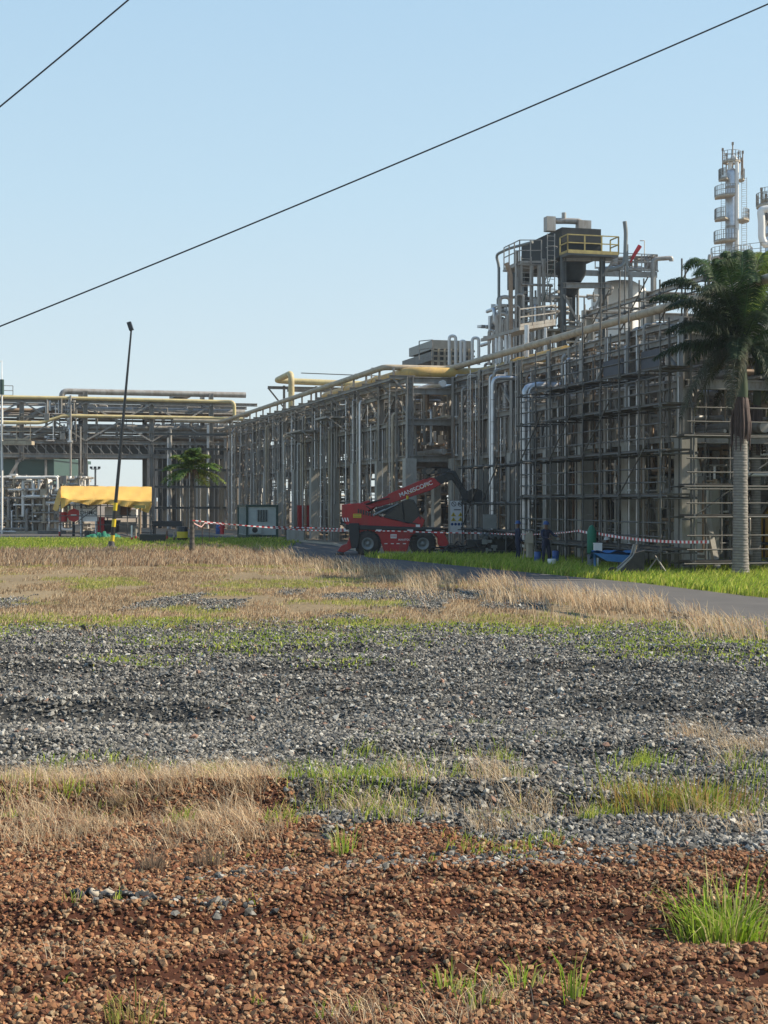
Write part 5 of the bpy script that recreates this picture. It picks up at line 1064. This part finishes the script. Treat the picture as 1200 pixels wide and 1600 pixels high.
# yellow tarpaulin shelter
ty_ = 109.0; tw = lambda px, py, d=0: W(px, py, ty_ + d) 
sh = thing('tarpaulin_shelter', 'sagging yellow tarpaulin stretched over a scaffold tube frame on the left', 'shelter', ((162 - CX) / F * ty_, ty_, 0))
nx, ny = 60, 22; vs = []; rr = random.Random(5)
for j in range(ny):
    v = j / (ny - 1)
    for i in range(nx):
        u_ = i / (nx - 1); px = 95 + (237 - 95) * u_; bay = abs(math.sin(u_ * math.pi * 8.0)) ** .6
        eave = 780 + 3.0 * u_ - .5 * bay + .8 * math.sin(u_ * 9) - 3 * math.exp(-((u_ - .02) / .05) ** 2)
        if v < .55: q = v / .55; d = 3.0 * (1 - q); py = 759.5 + 1.2 * u_ + (1 - bay) * .6 * (1 - q) + (eave - 760.5 - 1.2 * u_) * q + .9 * math.sin(math.pi * q) * bay
        else:
            q = (v - .55) / .45; edge = float(np.interp(u_, [0, .05, .12, .3, .5, .62, .75, .86, .93, .965, 1], [797, 790, 784, 789, 788, 789.5, 793, 795, 800, 802, 788])) + .5 * math.sin(u_ * 23)
            d = -.03 - .16 * q * math.sin(u_ * 21 + 2 * q) ** 2 + .09 * q * math.sin(u_ * 47 + 3 * q); py = eave + (edge - eave) * q
        p = tw(px, py, d); p.y += .05 * math.sin(u_ * 31 + v * 9); vs.append(p)
fs = [(i + j * nx, i + 1 + j * nx, i + 1 + (j + 1) * nx, i + (j + 1) * nx) for j in range(ny - 1) for i in range(nx - 1)]
# left hanging flap
o = len(vs); m = 12
for j in range(m):
    for i in range(m): u_, v = i / (m - 1), j / (m - 1); px = 95 - 6 * u_ * .6 - 9 * v * (.5 + .5 * u_) * u_; py = 760 + 4 * u_ + v * (24 + 12 * math.sin(u_ * 2.5)); p = tw(px, py, 2.6 * u_ + .15 * math.sin(v * 9 + u_ * 5)); vs.append(p)
fs += [(o + i + j * m, o + i + 1 + j * m, o + i + 1 + (j + 1) * m, o + i + (j + 1) * m) for j in range(m - 1) for i in range(m - 1)]
ob = mesh_obj('tarpaulin', vs, fs, 'tarp', sh, smooth=False); so = ob.modifiers.new('thick', 'SOLIDIFY'); so.thickness = .02
for px in (95, 128, 157, 199, 217, 236):
    for d in (0, 3): b = MB(); p = tw(px, 763 if d else 783.5, d + .1); b.tube([(p.x, p.y, 0), p], .04, 6); part('standard', b, 'scaf', sh)
for py, d in ((790, 0), (806, 0), (820, 0), (834, 0), (790, 3), (806, 3), (832, 3)): b = MB(); b.tube([tw(92, py, d), tw(239, py, d)], .035, 6); part('ledger', b, 'scaf', sh)
b = MB(); b.tube([tw(118, 818, -.1), tw(158, 786, -.1)], .035, 6); part('diagonal_tube', b, 'scaf', sh)
for k in range(9): b = MB(); p = tw(104 + k * 4.5, 787, .2); b.bar(p, p - Z * .35, .06); part('tie_strap', b, 'dark_metal', sh) if k % 2 else None
# things inside the shelter
vw = thing('valve_actuator', 'large red round valve actuator under the left end of the yellow tarpaulin', 'valve', (tw(115, 840, 1.2) * Vector((1, 1, 0)) if False else (tw(115, 782, 1.2).x, ty_ + 1.2, 0)))
b = MB(); c = tw(115, 805, 1.0); b.tube([c, c + Vector((0, .35, 0))], .5, 8); part('actuator_disc', b, 'sign_red', vw); b = MB(); b.tube([tw(97, 806, 1.3), tw(120, 806, 1.3)], .14, 10); b.tube([tw(99, 800, 1.3), tw(99, 815, 1.3)], .28, 10); part('arm', b, 'sign_red', vw); b = MB(); p = tw(115, 815, 1.2); b.bar((p.x, p.y, 0), p, .2); part('stand', b, 'dark_metal', vw); b = MB(); b.box(tw(115, 805, .97), (.42, .03, .12)); part('name_plate', b, 'sign_white', vw)
bd = thing('notice_board', 'white notice board with dark letters under the yellow tarpaulin', 'notice board', (tw(138, 782, .8).x, ty_ + .8, 0))
b = MB(); b.box(tw(138, 797, .8), (1.35, .05, 1.0)); part('panel', b, 'sign_white', bd); text('OHMC', .42, 'sign_dark', bd, tw(138, 801.5, .76), (math.radians(90), 0, 0)); b = MB(); b.box(tw(137, 790, .765), (.4, .02, .16)); b.box(tw(137, 794, .765), (.7, .02, .05)); part('emblem', b, 'sign_dark', bd)
b = MB()
for q in (-.6, .6): p = tw(138, 806, .8); b.bar((p.x + q, p.y, 0), (p.x + q, p.y, p.z + .9), .06)
part('leg', b, 'steel', bd)
b = MB(); b.box(tw(139, 811, .6), (1.35, .7, .35)); p = tw(139, 811, .6)
for q in (-.55, .55): b.box((p.x + q, p.y, (p.z - .1) / 2), (.08, .6, p.z - .1))
solo('covered_table', b, 'sign_white', 'table under a white cloth below the notice board', 'table', p)
for (px, lab) in ((158, 'red extinguisher cabinet near the middle of the tarpaulin shelter'),): b = MB(); p = G(px, 838); b.box(p + Z * .75, (.5, .4, 1.3)); b.box(p + Z * 1.42, (.56, .46, .06)); b.box(p + Z * .05, (.4, .3, .1)); solo('extinguisher_cabinet', b, 'sign_red', lab, 'cabinet', p)
cr_ = thing('storage_crates', 'pale crates and panels stacked at the right end of the shelter', 'crates', (tw(190, 782, 2).x, ty_ + 2, 0))
for k, (px, py, w_, h_) in enumerate(((172, 800, .7, .8), (184, 800, .6, .9), (197, 797, .8, .9), (208, 802, .6, .6), (175, 822, 1.2, .9), (200, 824, 1.4, .8))): b = MB(); p = tw(px, py, 2.2); b.box(p, (w_, .6, h_)); b.box(p - Vector((0, .32, 0)), (w_ * .8, .04, h_ * .12)); part('crate', b, ('sign_white', 'pipe_grey', 'rust', 'sign_white', 'dark_metal', 'steel')[k], cr_)
b = MB()
for q in (168, 213): p = tw(q, 832, 2.2); b.bar((p.x, p.y, 0), (p.x, p.y, 3.2), .08)
for py in (809, 828, 834): b.bar(tw(167, py, 2.2), tw(214, py, 2.2), .6, .05)
part('rack', b, 'steel_dark', cr_)
rr = random.Random(12)
b = MB(); g0 = G(160, 842)
for k in range(26): a = rr.uniform(0, 6.28); q = rr.uniform(.1, 1.2); b.lathe(g0 + Vector((math.cos(a) * q, math.sin(a) * q * .5, -.05)), [(.3, 0), (.22, .2), (.1, rr.uniform(.25, .5) * (1.4 - q * .6)), (0, .3)], 7)
solo('green_net_heap', b, 'green_cloth', 'heap of dark green netting on the verge under the tarpaulin', 'net', g0)
b = MB(); g0 = G(137, 841); b.box(g0 + Z * .3, (.36, .5, .55)); b.box(g0 + Vector((.25, 0, .3)), (.12, .45, .5)); solo('black_case', b, 'dark_metal', 'small dark case left of the green netting', 'case', g0)
for i, (px, py, h, lab) in enumerate(((206, 848, 27, 'left red and white marker post in front of shelter'), (219, 848, 55, 'tall yellow topped marker post at the shelter right end'), (261, 846, 17, 'short rusty post left of the banded barrel'), (272, 848, 17, 'short pale post next to the banded barrel'), (93, 838, 20, 'red and white post below the left shelter corner'), (212, 846, 20, 'middle pale marker post before the shelter'))):
    g0 = G(px, py); s = F / g0.y; root = thing('marker_post', lab, 'post', g0); b = MB(); b.tube([g0, g0 + Z * h / s], .06, 8); part('pole', b, ('sign_white', 'pipe_brown', 'rust', 'kerb', 'sign_white', 'kerb')[i], root); b = MB(); b.tube([g0 + Z * .02, g0 + Z * .35], .07, 8); part('foot', b, 'sign_red' if i != 3 else 'rust', root)
    if i == 1: b = MB(); b.box(g0 + Z * (h / s + .05), (.7, .1, .2)); part('cap', b, 'yellow_rail', root)

# ------------------------------------------------------------------ signs before the rack
sb = thing('safety_board', 'tall white safety sign board with warning triangles behind the telehandler boom', 'sign board', (W(714, 800, 77).x, 77, 0))
sw = lambda px, py, e=0.: W(px, py, 77) - Vector((0, e, 0))
b = MB(); c = sw(714.3, 807.5); b.box(c, ((725 - 703.5) / F * 77, .05, (832.5 - 782.5) / F * 77)); part('panel', b, 'sign_white', sb)
b = MB()
for q in (704, 724.5): p = sw(q, 781, -.06); b.bar((p.x, p.y, 0), p, .06)
part('leg', b, 'steel', sb)
b = MB()
for px in (709, 719): c = sw(px, 787.5, .03); b.tube([c, c - Vector((0, .01, 0))], .13, 16)
part('round_symbol', b, 'sign_dark', sb); b = MB()
for px in (709, 719): c = sw(px, 787.5, .045); b.tube([c, c - Vector((0, .008, 0))], .10, 16)
part('round_symbol_centre', b, 'sign_white', sb)
b = MB()
for px in (709, 719): c = sw(px, 787.5, .058); b.bar(c + Vector((-.07, 0, .07)), c + Vector((.07, 0, -.07)), .02, .03)
b.box(sw(714.5, 796.5, .03), (.36, .01, .05)); b.box(sw(714, 814, .03), (.62, .01, .012)); part('print', b, 'sign_dark', sb)
b = MB()
for (px, py) in ((708.5, 804), (719.5, 804), (708.5, 811.5), (719.5, 811.5)): b.prism([sw(px - 4, py + 2.6, .03), sw(px + 4, py + 2.6, .03), sw(px, py - 3.6, .03)], (0, -.01, 0))
part('warning_triangle', b, 'sign_yellow', sb)
b = MB()
for (px, py) in ((708.5, 804.6), (719.5, 804.6), (708.5, 812), (719.5, 812)): b.box(sw(px, py, .05), (.035, .012, .10))
part('warning_mark', b, 'sign_dark', sb)
b = MB()
for px in (706.5, 711.8, 717, 722.3): c = sw(px, 819, .03); b.tube([c, c - Vector((0, .01, 0))], .075, 14)
part('mandatory_symbol', b, 'sign_blue', sb)
hz_ = thing('hazard_board', 'black and white diagonal striped board left of the junction box', 'sign board', (W(752, 800, 78).x, 78, 0)); b = MB(); b.box(W(752, 809.5, 78), (.48, .04, .5)); part('panel', b, 'sign_white', hz_)
b = MB()
for k in range(-1, 3):
    x0 = 745.2 + k * 4.6; pts = []
    a = [(x0, 816.6), (x0 + 2.6, 816.6), (x0 + 2.6 + 11, 802.6), (x0 + 11, 802.6)]
    poly = [(min(max(px, 745), 759), py) for px, py in a]; b.prism([W(px, py, 77.96) for px, py in poly], (0, -.006, 0))
part('stripe', b, 'sign_dark', hz_)
b = MB(); p = W(746, 817, 78.05); b.bar((p.x, p.y, 0), (p.x, p.y, p.z + 1.6), .06); part('leg', b, 'steel', hz_)

# ------------------------------------------------------------------ dark machinery pile, welding kit
pile = thing('pump_skid', 'low black hose covered pump skid beside the telehandler nose', 'pump skid', G(755, 872)); pb = Vector(pile['_o'])
PF = lambda s, t, z: pb + Vector((s, t, z))
b = MB(); b.box(PF(.3, .6, .25), (3.4, 1.4, .18)); b.box(PF(-1.6, .5, .12), (1.0, .9, .12)); part('skid_base', b, 'dark_metal', pile)
b = MB(); b.box(PF(1.1, .7, .7), (1.5, .9, .75)); b.box(PF(-.3, .7, .6), (.9, .8, .5)); b.lathe(PF(.35, .7, .3), [(.3, 0), (.3, .6), (.12, .75)], 12); part('pump_body', b, 'dark_metal', pile)
b = MB(); rr = random.Random(8)
for k in range(40):
    a = Vector((rr.uniform(-1.9, 2.3), rr.uniform(-.2, 1), rr.uniform(.15, .9))); e = a + Vector((rr.uniform(-.9, .9), rr.uniform(-.3, .3), rr.uniform(-.3, .3))); m_ = a.lerp(e, .5) + Z * rr.uniform(-.1, .35); b.tube([pb + a, pb + m_, pb + e], rr.choice([.03, .045, .02]), 6, bend=.2)
part('hose', b, 'black', pile)
b = MB()
for k in range(9): x_ = rr.uniform(-1.7, 2.2); b.box(PF(x_, -.25, rr.uniform(.2, .8)), (rr.uniform(.1, .3), .1, rr.uniform(.08, .25)))
part('fitting', b, 'grey_machine', pile)
b = MB()
for i in range(26):
    x_ = -.1 + i * .09; b.tube([PF(x_, -.1, 1.02 + .08 * math.sin(i * 1.9)), PF(x_ + .05, .9, 1.08 + .08 * math.sin(i * 2.3))], .075, 6)
part('cover_sheet', b, 'steel_dark', pile)
hp = thing('tube_stack', 'stack of loose scaffold tubes lying left of the pump skid', 'tube stack', G(722, 868)); q = Vector(hp['_o'])
for k in range(12): b = MB(); b.tube([q + Vector((-1.2 + rr.uniform(-.3, .3), rr.uniform(-.3, .3), .08 + (k // 5) * .16)), q + Vector((1.3 + rr.uniform(-.3, .3), rr.uniform(-.3, .3), .1 + (k // 5) * .16 + rr.uniform(0, .3)))], .045, 6); part('tube', b, ('scaf', 'dark_metal')[k % 2], hp)
gc = thing('green_tank', 'green gas bottle on a dark post inside the scaffolding', 'gas bottle', fx(924.5, .2)); q = Vector(gc['_o']); b = MB(); b.lathe(q, [(0, .62), (.16, .64), (.18, .7), (.18, 1.5), (.1, 1.68), (.04, 1.75), (0, 1.75)], 16); part('bottle', b, 'green_cloth', gc); b = MB(); b.lathe(q, [(.17, 0), (.17, .62), (0, .62)], 16); part('stand', b, 'steel_dark', gc)
b = MB(); q = fx(963, .3); vs = []; 
for j in range(7):
    for i in range(12): vs.append(q + Vector((-.95 + i * .16, (j - 3) * .12, .95 - .05 * j + .06 * math.sin(i * 1.3 + j) - .10 * abs(j - 3) * .5)))
b.add(vs, [(i + j * 12, i + 1 + j * 12, i + 13 + j * 12, i + 12 + j * 12) for j in range(6) for i in range(11)], True); b.prism([q + Vector((-.9, -.38, .75)), q + Vector((.75, -.38, .65)), q + Vector((.5, -.38, .38)), q + Vector((-.4, -.38, .45))], (0, .7, 0))
for k in (-.8, .7): b.bar(q + Vector((k, 0, 0)), q + Vector((k, 0, .8)), .07)
solo('covered_bench', b, 'blue_cloth', 'bench covered by a crumpled blue sheet inside the scaffolding', 'bench', q)
wb = thing('tilted_barrow', 'black wheelbarrow tipped up beside the blue covered bench', 'wheelbarrow', fx(988, -.4)); q = Vector(wb['_o'])
b = MB(); b.prism([q + Vector((-.45, -.3, .15)), q + Vector((.35, -.3, .1)), q + Vector((.4, -.3, .95)), q + Vector((.05, -.3, .85))], (0, .6, 0)); part('tray', b, 'black', wb); b = MB(); b.tube([q + Vector((-.75, -.25, .05)), q + Vector((0, -.25, .75)), q + Vector((.1, -.25, 1.15))], .04, 8); b.tube([q + Vector((-.75, .25, .05)), q + Vector((0, .25, .75)), q + Vector((.1, .25, 1.15))], .04, 8); b.tube([q + Vector((.45, 0, .1)), q + Vector((.9, 0, .7))], .03, 6); b.tube([q + Vector((.8, 0, .75)), q + Vector((1.25, 0, .08))], .03, 6); part('frame', b, 'pipe_grey', wb)
b = MB(); c = q + Vector((-.68, -.05, .18)); b.tube([c, c + Vector((0, .1, 0))], .18, 14); part('wheel', b, 'black', wb)
for i, (px, m_, lab) in enumerate(((934, 'sign_white', 'small white box hanging at the green gas bottle'), (862, 'sign_white', 'white bucket at the feet of the blue helmet worker'))):
    q = fx(862, -.9) if i else fx(934, .1) + Z * .9; b = MB()
    if i: b.lathe(q, [(0, 0), (.13, 0), (.17, .38), (.16, .40), (.15, .38), (.12, .05), (0, .05)], 14)
    else: b.box(q, (.3, .25, .28)); b.box(q + Z * .16, (.32, .27, .04)); b.bar(q - Z * .1, q - Z * .9, .05)
    solo('bucket' if i else 'white_box', b, m_, lab, 'bucket' if i else 'box', q)
b = MB(); q = fx(827, -.3); b.bar(q + Z * .3, q + Z * 1.35, .3, .2); b.box(q + Vector((.0, -.16, 1.1)), (.3, .1, .4)); b.tube([q + Vector((-.3, 0, 0)), q + Vector((-.1, 0, 1.4))], .03, 6); b.tube([q + Vector((.3, 0, 0)), q + Vector((.1, 0, 1.4))], .03, 6); solo('control_cabinet', b, 'kerb', 'pale cabinet on legs between two workers at the silver duct', 'cabinet', q)
# yellow sheeted lean-to at the right frame edge
lt_ = thing('yellow_lean_to', 'orange yellow sheeted lean to at the right edge behind the palms', 'shelter', (W(1210, 782, 62).x, 62, 0)); wq = lambda px, py, d=0: W(px, py, 62 + d)
b = MB(); b.prism([wq(1185, 893), wq(1300, 893), wq(1300, 792), wq(1203, 792), wq(1186, 815)], (0, 4, 0)); ob = part('sheet', b, 'tarp2', lt_)
b = MB(); b.bar(wq(1177, 818, -.3), wq(1206, 775, -.3), .14); b.bar(wq(1177, 818, 4.2), wq(1206, 775, 4.2), .14); b.prism([wq(1178, 816, -.25), wq(1206, 774, -.25), wq(1207, 776, -.25), wq(1179, 818.5, -.25)], (0, 4.4, 0)); part('roof_edge', b, 'pipe_grey', lt_)
b = MB()
for px in (1186, 1194, 1215): b.bar(wq(px, 893, -.2), wq(px, 810, -.2), .07)
part('post', b, 'rust', lt_)
ct = thing('cone_hopper', 'pale conical hopper standing between scaffolding and palm trunks', 'hopper', (W(1143, 782, 63).x, 63, 0)); q = Vector(ct['_o']); b = MB(); b.lathe(q, [(.75, 0), (.72, .5), (.45, 1.5), (.18, 2.0), (.1, 2.1), (0, 2.1)], 18); part('cone', b, 'pipe_grey', ct); b = MB(); b.lathe(q + Z * 2.1, [(.12, 0), (.12, .25), (.2, .27), (.2, .33), (0, .33)], 12); part('cap', b, 'pipe_grey', ct)
for i, (px, lab) in enumerate(((1012, 'tall white panel leaning inside the scaffolding left of the pale column'), (1098, 'tall white panel standing right of the pale corner column'), (1048, 'narrow white panel behind the scaffolding bay'))):
    q = fx(px, 4.2); b = MB(); b.box(q + Z * 1.55, (.62 if i < 2 else .3, .12, 3.1)); 
    for k in range(4): b.bar(q + Vector((-.24 + .16 * k if i < 2 else -.1, -.07, .05)), q + Vector((-.24 + .16 * k if i < 2 else -.1, -.07, 3.05)), .03)
    solo('sheet_stack', b, 'white', lab, 'panel', q)
b = MB(); q = fx(916, 3.0); b.box(q + Vector((-.2, 0, 2.9)), (.8, .4, 1.9)); b.box(q + Vector((-.2, -.22, 2.9)), (.6, .05, 1.5)); b.box(q + Vector((-.2, 0, 1)), (.1, .1, 2)); solo('rusty_panel', b, 'rust', 'rust brown panel glimpsed inside the scaffolding', 'panel', q)

# ------------------------------------------------------------------ people
def person(label, loc, face=0., pose='stand', scale=1., helmet='sign_blue', cloth='navy'):
    """body grown as one skinned surface, overall as a slightly fatter skin from neck to ankle"""
    root = thing('person', label, 'person', loc)
    J = {'pel': (0, 0, .95), 'wa': (0, .0, 1.08), 'ch': (0, -.01, 1.30), 'ne': (0, 0, 1.47), 'nk': (0, .005, 1.55), 'hd': (0, -.015, 1.66), 'ht': (0, -.01, 1.73)}
    J.update({'sl': (-.18, 0, 1.42), 'sr': (.18, 0, 1.42), 'el': (-.25, .02, 1.14), 'er': (.25, .02, 1.14), 'wl': (-.24, -.14, .92), 'wr': (.24, -.16, .94), 'hl': (-.23, -.19, .85), 'hr': (.22, -.23, .87)})
    J.update({'pl': (-.10, 0, .88), 'pr': (.10, 0, .88), 'kl': (-.13, -.03, .50), 'kr': (.13, -.05, .50), 'al': (-.15, .03, .10), 'ar': (.16, .02, .10), 'tl': (-.16, -.13, .04), 'tr': (.19, -.14, .04)})
    if pose == 'reach': J.update({'er': (.30, -.16, 1.25), 'wr': (.30, -.42, 1.22), 'hr': (.30, -.50, 1.23), 'el': (-.26, -.12, 1.20), 'wl': (-.12, -.36, 1.14), 'hl': (-.08, -.44, 1.14)})
    if pose == 'sit': 
        up_ = ('pel', 'wa', 'ch', 'ne', 'nk', 'hd', 'ht', 'sl', 'sr', 'el', 'er', 'wl', 'wr', 'hl', 'hr', 'pl', 'pr'); J = {k: (v[0], v[1] - (.10 if k not in ('pel', 'pl', 'pr') else 0), v[2] - .42) if k in up_ else v for k, v in J.items()}
        J.update({'kl': (-.15, -.42, .48), 'kr': (.15, -.42, .48), 'al': (-.15, -.40, .10), 'ar': (.16, -.38, .10), 'tl': (-.16, -.56, .04), 'tr': (.17, -.54, .04), 'wl': (-.16, -.36, .58), 'wr': (.16, -.36, .58), 'hl': (-.12, -.44, .56), 'hr': (.12, -.44, .56)})
    Rr = {'pel': .13, 'wa': .115, 'ch': .14, 'ne': .09, 'nk': .052, 'hd': .085, 'ht': .06, 'sl': .06, 'sr': .06, 'el': .042, 'er': .042, 'wl': .028, 'wr': .028, 'hl': .03, 'hr': .03, 'pl': .085, 'pr': .085, 'kl': .058, 'kr': .058, 'al': .04, 'ar': .04, 'tl': .035, 'tr': .035}
    E = [('pel', 'wa'), ('wa', 'ch'), ('ch', 'ne'), ('ne', 'nk'), ('nk', 'hd'), ('hd', 'ht'), ('ne', 'sl'), ('ne', 'sr'), ('sl', 'el'), ('sr', 'er'), ('el', 'wl'), ('er', 'wr'), ('wl', 'hl'), ('wr', 'hr'), ('pel', 'pl'), ('pel', 'pr'), ('pl', 'kl'), ('pr', 'kr'), ('kl', 'al'), ('kr', 'ar'), ('al', 'tl'), ('ar', 'tr')]
    def grow(name, keys, f, m, sub=1):
        ks = [k for k in J if k in keys]; ed = [(ks.index(a), ks.index(b_)) for a, b_ in E if a in ks and b_ in ks]
        me = bpy.data.meshes.new(name); me.from_pydata([J[k] for k in ks], ed, []); ob = bpy.data.objects.new(name, me); C.objects.link(ob); ob.parent = root
        sk = ob.modifiers.new('skin', 'SKIN'); sk.use_smooth_shade = True
        for i, k in enumerate(ks): r = Rr[k] * f; me.skin_vertices[0].data[i].radius = (r, r * (.8 if k in ('pel', 'wa', 'ch') else 1)); me.skin_vertices[0].data[i].use_root = (i == 0)
        ss = ob.modifiers.new('sub', 'SUBSURF'); ss.levels = ss.render_levels = sub; me.materials.append(M[m]); return ob
    grow('body', set(J), 1.0, 'skin')
    grow('overall', {'pel', 'wa', 'ch', 'ne', 'sl', 'sr', 'el', 'er', 'wl', 'wr', 'pl', 'pr', 'kl', 'kr', 'al', 'ar'}, 1.22, cloth)
    for a, t in (('al', 'tl'), ('ar', 'tr')): b = MB(); A_, T_ = Vector(J[a]), Vector(J[t]); b.tube([A_ + Z * .04, A_ - Z * .03, T_, T_ + (T_ - A_) * .2], [.055, .058, .05, .03], 10); ob = mesh_obj('boot', b.v, b.f, 'leather', None, smooth=b.sm); ob.parent = root
    for s_ in ('l', 'r'):   # fingers
        b = MB(); hnd = Vector(J['h' + s_]); dr = (hnd - Vector(J['w' + s_])).normalized(); sd_ = dr.cross(Vector((1, 0, 0))).normalized()
        for k in range(4): o_ = hnd + sd_ * (k - 1.5) * .02; b.tube([o_, o_ + dr * .05, o_ + dr * (.075 + .01 * (k in (1, 2))) - Vector((0, 0, .02))], [.010, .009, .007], 6)
        o_ = hnd - dr * .02; b.tube([o_, o_ + sd_ * -.04 + dr * .02, o_ + sd_ * -.045 + dr * .05], [.011, .010, .008], 6); ob = mesh_obj('fingers', b.v, b.f, 'skin', None, smooth=b.sm); ob.parent = root
    hd = Vector(J['hd']); b = MB(); b.box(hd + Vector((0, -.095, -.01)), (.022, .03, .035)); b.box(hd + Vector((-.035, -.085, .025)), (.02, .01, .01)); b.box(hd + Vector((.035, -.085, .025)), (.02, .01, .01)); b.box(hd + Vector((0, -.088, -.045)), (.045, .01, .008)); ob = mesh_obj('face_features', b.v, b.f, 'skin', None); ob.parent = root
    b = MB(); b.lathe(Vector(J['ht']) + Vector((0, 0, -.035)), [(.145, 0), (.14, .012), (.125, .02), (.12, .06), (.09, .115), (.04, .138), (0, .14)], 18); b.box(Vector(J['ht']) + Vector((0, -.15, -.025)), (.16, .08, .012)); ob = mesh_obj('helmet', b.v, b.f, helmet, None, smooth=b.sm); ob.parent = root
    root.rotation_euler = (0, 0, face); root.scale = (scale,) * 3; return root
person('worker in navy overalls and blue helmet standing between two blue drums', fx(853, -.5), .5, 'reach', 1.02)
person('worker in blue helmet standing beside the widest silver duct', fx(809, -.2), 1.8, 'stand', 1.0)
b = MB(); q = fx(968, 2.4); b.box(q + Z * .24, (2.8, .35, .08), Vector((1, 0, 0)))
for k in (-1.2, 0, 1.2): b.box(q + Vector((k, 0, .1)), (.08, .3, .2))
b2 = MB(); solo('low_bench', b, 'timber', 'low plank bench behind the blue covered bench', 'bench', q)
person('worker in white helmet seated behind the blue covered bench', q + Vector((-.55, 0, -.14)), .3, 'sit', .98, 'sign_white')
person('worker in white helmet seated at the right end of the plank bench', q + Vector((.35, .05, -.14)), -.4, 'sit', .95, 'sign_white', 'dark_metal')

# ------------------------------------------------------------------ barrier tape
def tape(label, pts, wd=.09, sag=.12, m=24):
    root = thing('barrier_tape', label, 'barrier tape', pts[0]); A, B = MB(), MB(); q = []
    for a, e in zip(pts[:-1], pts[1:]):
        a, e = Vector(a), Vector(e); k = max(4, int((e - a).length / .15))
        for i in range(k): t = i / k; q.append(a.lerp(e, t) - Z * sag * 4 * t * (1 - t) * (e - a).length / 8)
    q.append(Vector(pts[-1]))
    for i in range(len(q) - 1):
        tw_ = .25 * math.sin(i * .35); up = Vector((0, math.sin(tw_), math.cos(tw_))) * wd / 2; up2 = Vector((0, math.sin(tw_ + .08), math.cos(tw_ + .08))) * wd / 2
        (A if i % 2 else B).add([q[i] - up, q[i + 1] - up2, q[i + 1] + up2, q[i] + up], [(0, 1, 2, 3)])
    part('white_stripe', A, 'sign_white', root); part('red_stripe', B, 'sign_red', root)
pm = sp_ + Vector((.05, -.15, (866 - 813) / F * Ys))
tape('red and white barrier tape from the small palm to the telehandler', [pm, W(470, 828, 76), W(612, 829.5, 71.5), W(760, 833, 70), W(835, 836, 66)], .05, .04)
tape('second barrier tape strung lower behind the first one', [pm + Vector((0, .2, -.1)), W(315, 823, 78), W(320, 817, 80), W(500, 825, 82), W(665, 828, 76)], .06, .05)
tape('bright barrier tape drawn across the scaffolding foot to the palm', [fx(903, .4) + Z * 1.5, fx(935, .4) + Z * 1.42, fx(1108, .4) + Z * 1.35], .10, .10)
tape('thin barrier tape between the duct workers and the green bottle', [W(790, 833, 68), fx(905, .4) + Z * 1.5], .05, .08)
for (px, py, h, lab) in ((316, 858, 45, 'thin steel stake holding tape beside the small palm'), (327, 852, 36, 'second thin stake by the road near the small palm')):
    b = MB(); g0 = G(px, py); b.tube([g0, g0 + Z * h / F * g0.y], .02, 6); solo('tape_stake', b, 'rust', lab, 'stake', g0)

# ------------------------------------------------------------------ haze
hm = bpy.data.materials.new('haze_air'); hm.use_nodes = True; t = hm.node_tree; t.nodes.clear(); out = t.nodes.new('ShaderNodeOutputMaterial'); pv = t.nodes.new('ShaderNodeVolumePrincipled')
pv.inputs['Color'].default_value = (.80, .90, 1.0, 1); pv.inputs['Density'].default_value = .0002; pv.inputs['Anisotropy'].default_value = .3; t.links.new(pv.outputs[0], out.inputs['Volume']); M['haze'] = hm
b = MB(); b.box((0, 140, 29), (700, 480, 60)); ob = mesh_obj('haze', b.v, b.f, 'haze'); ob['kind'] = 'stuff'; ob['label'] = 'thin morning haze over the plant'
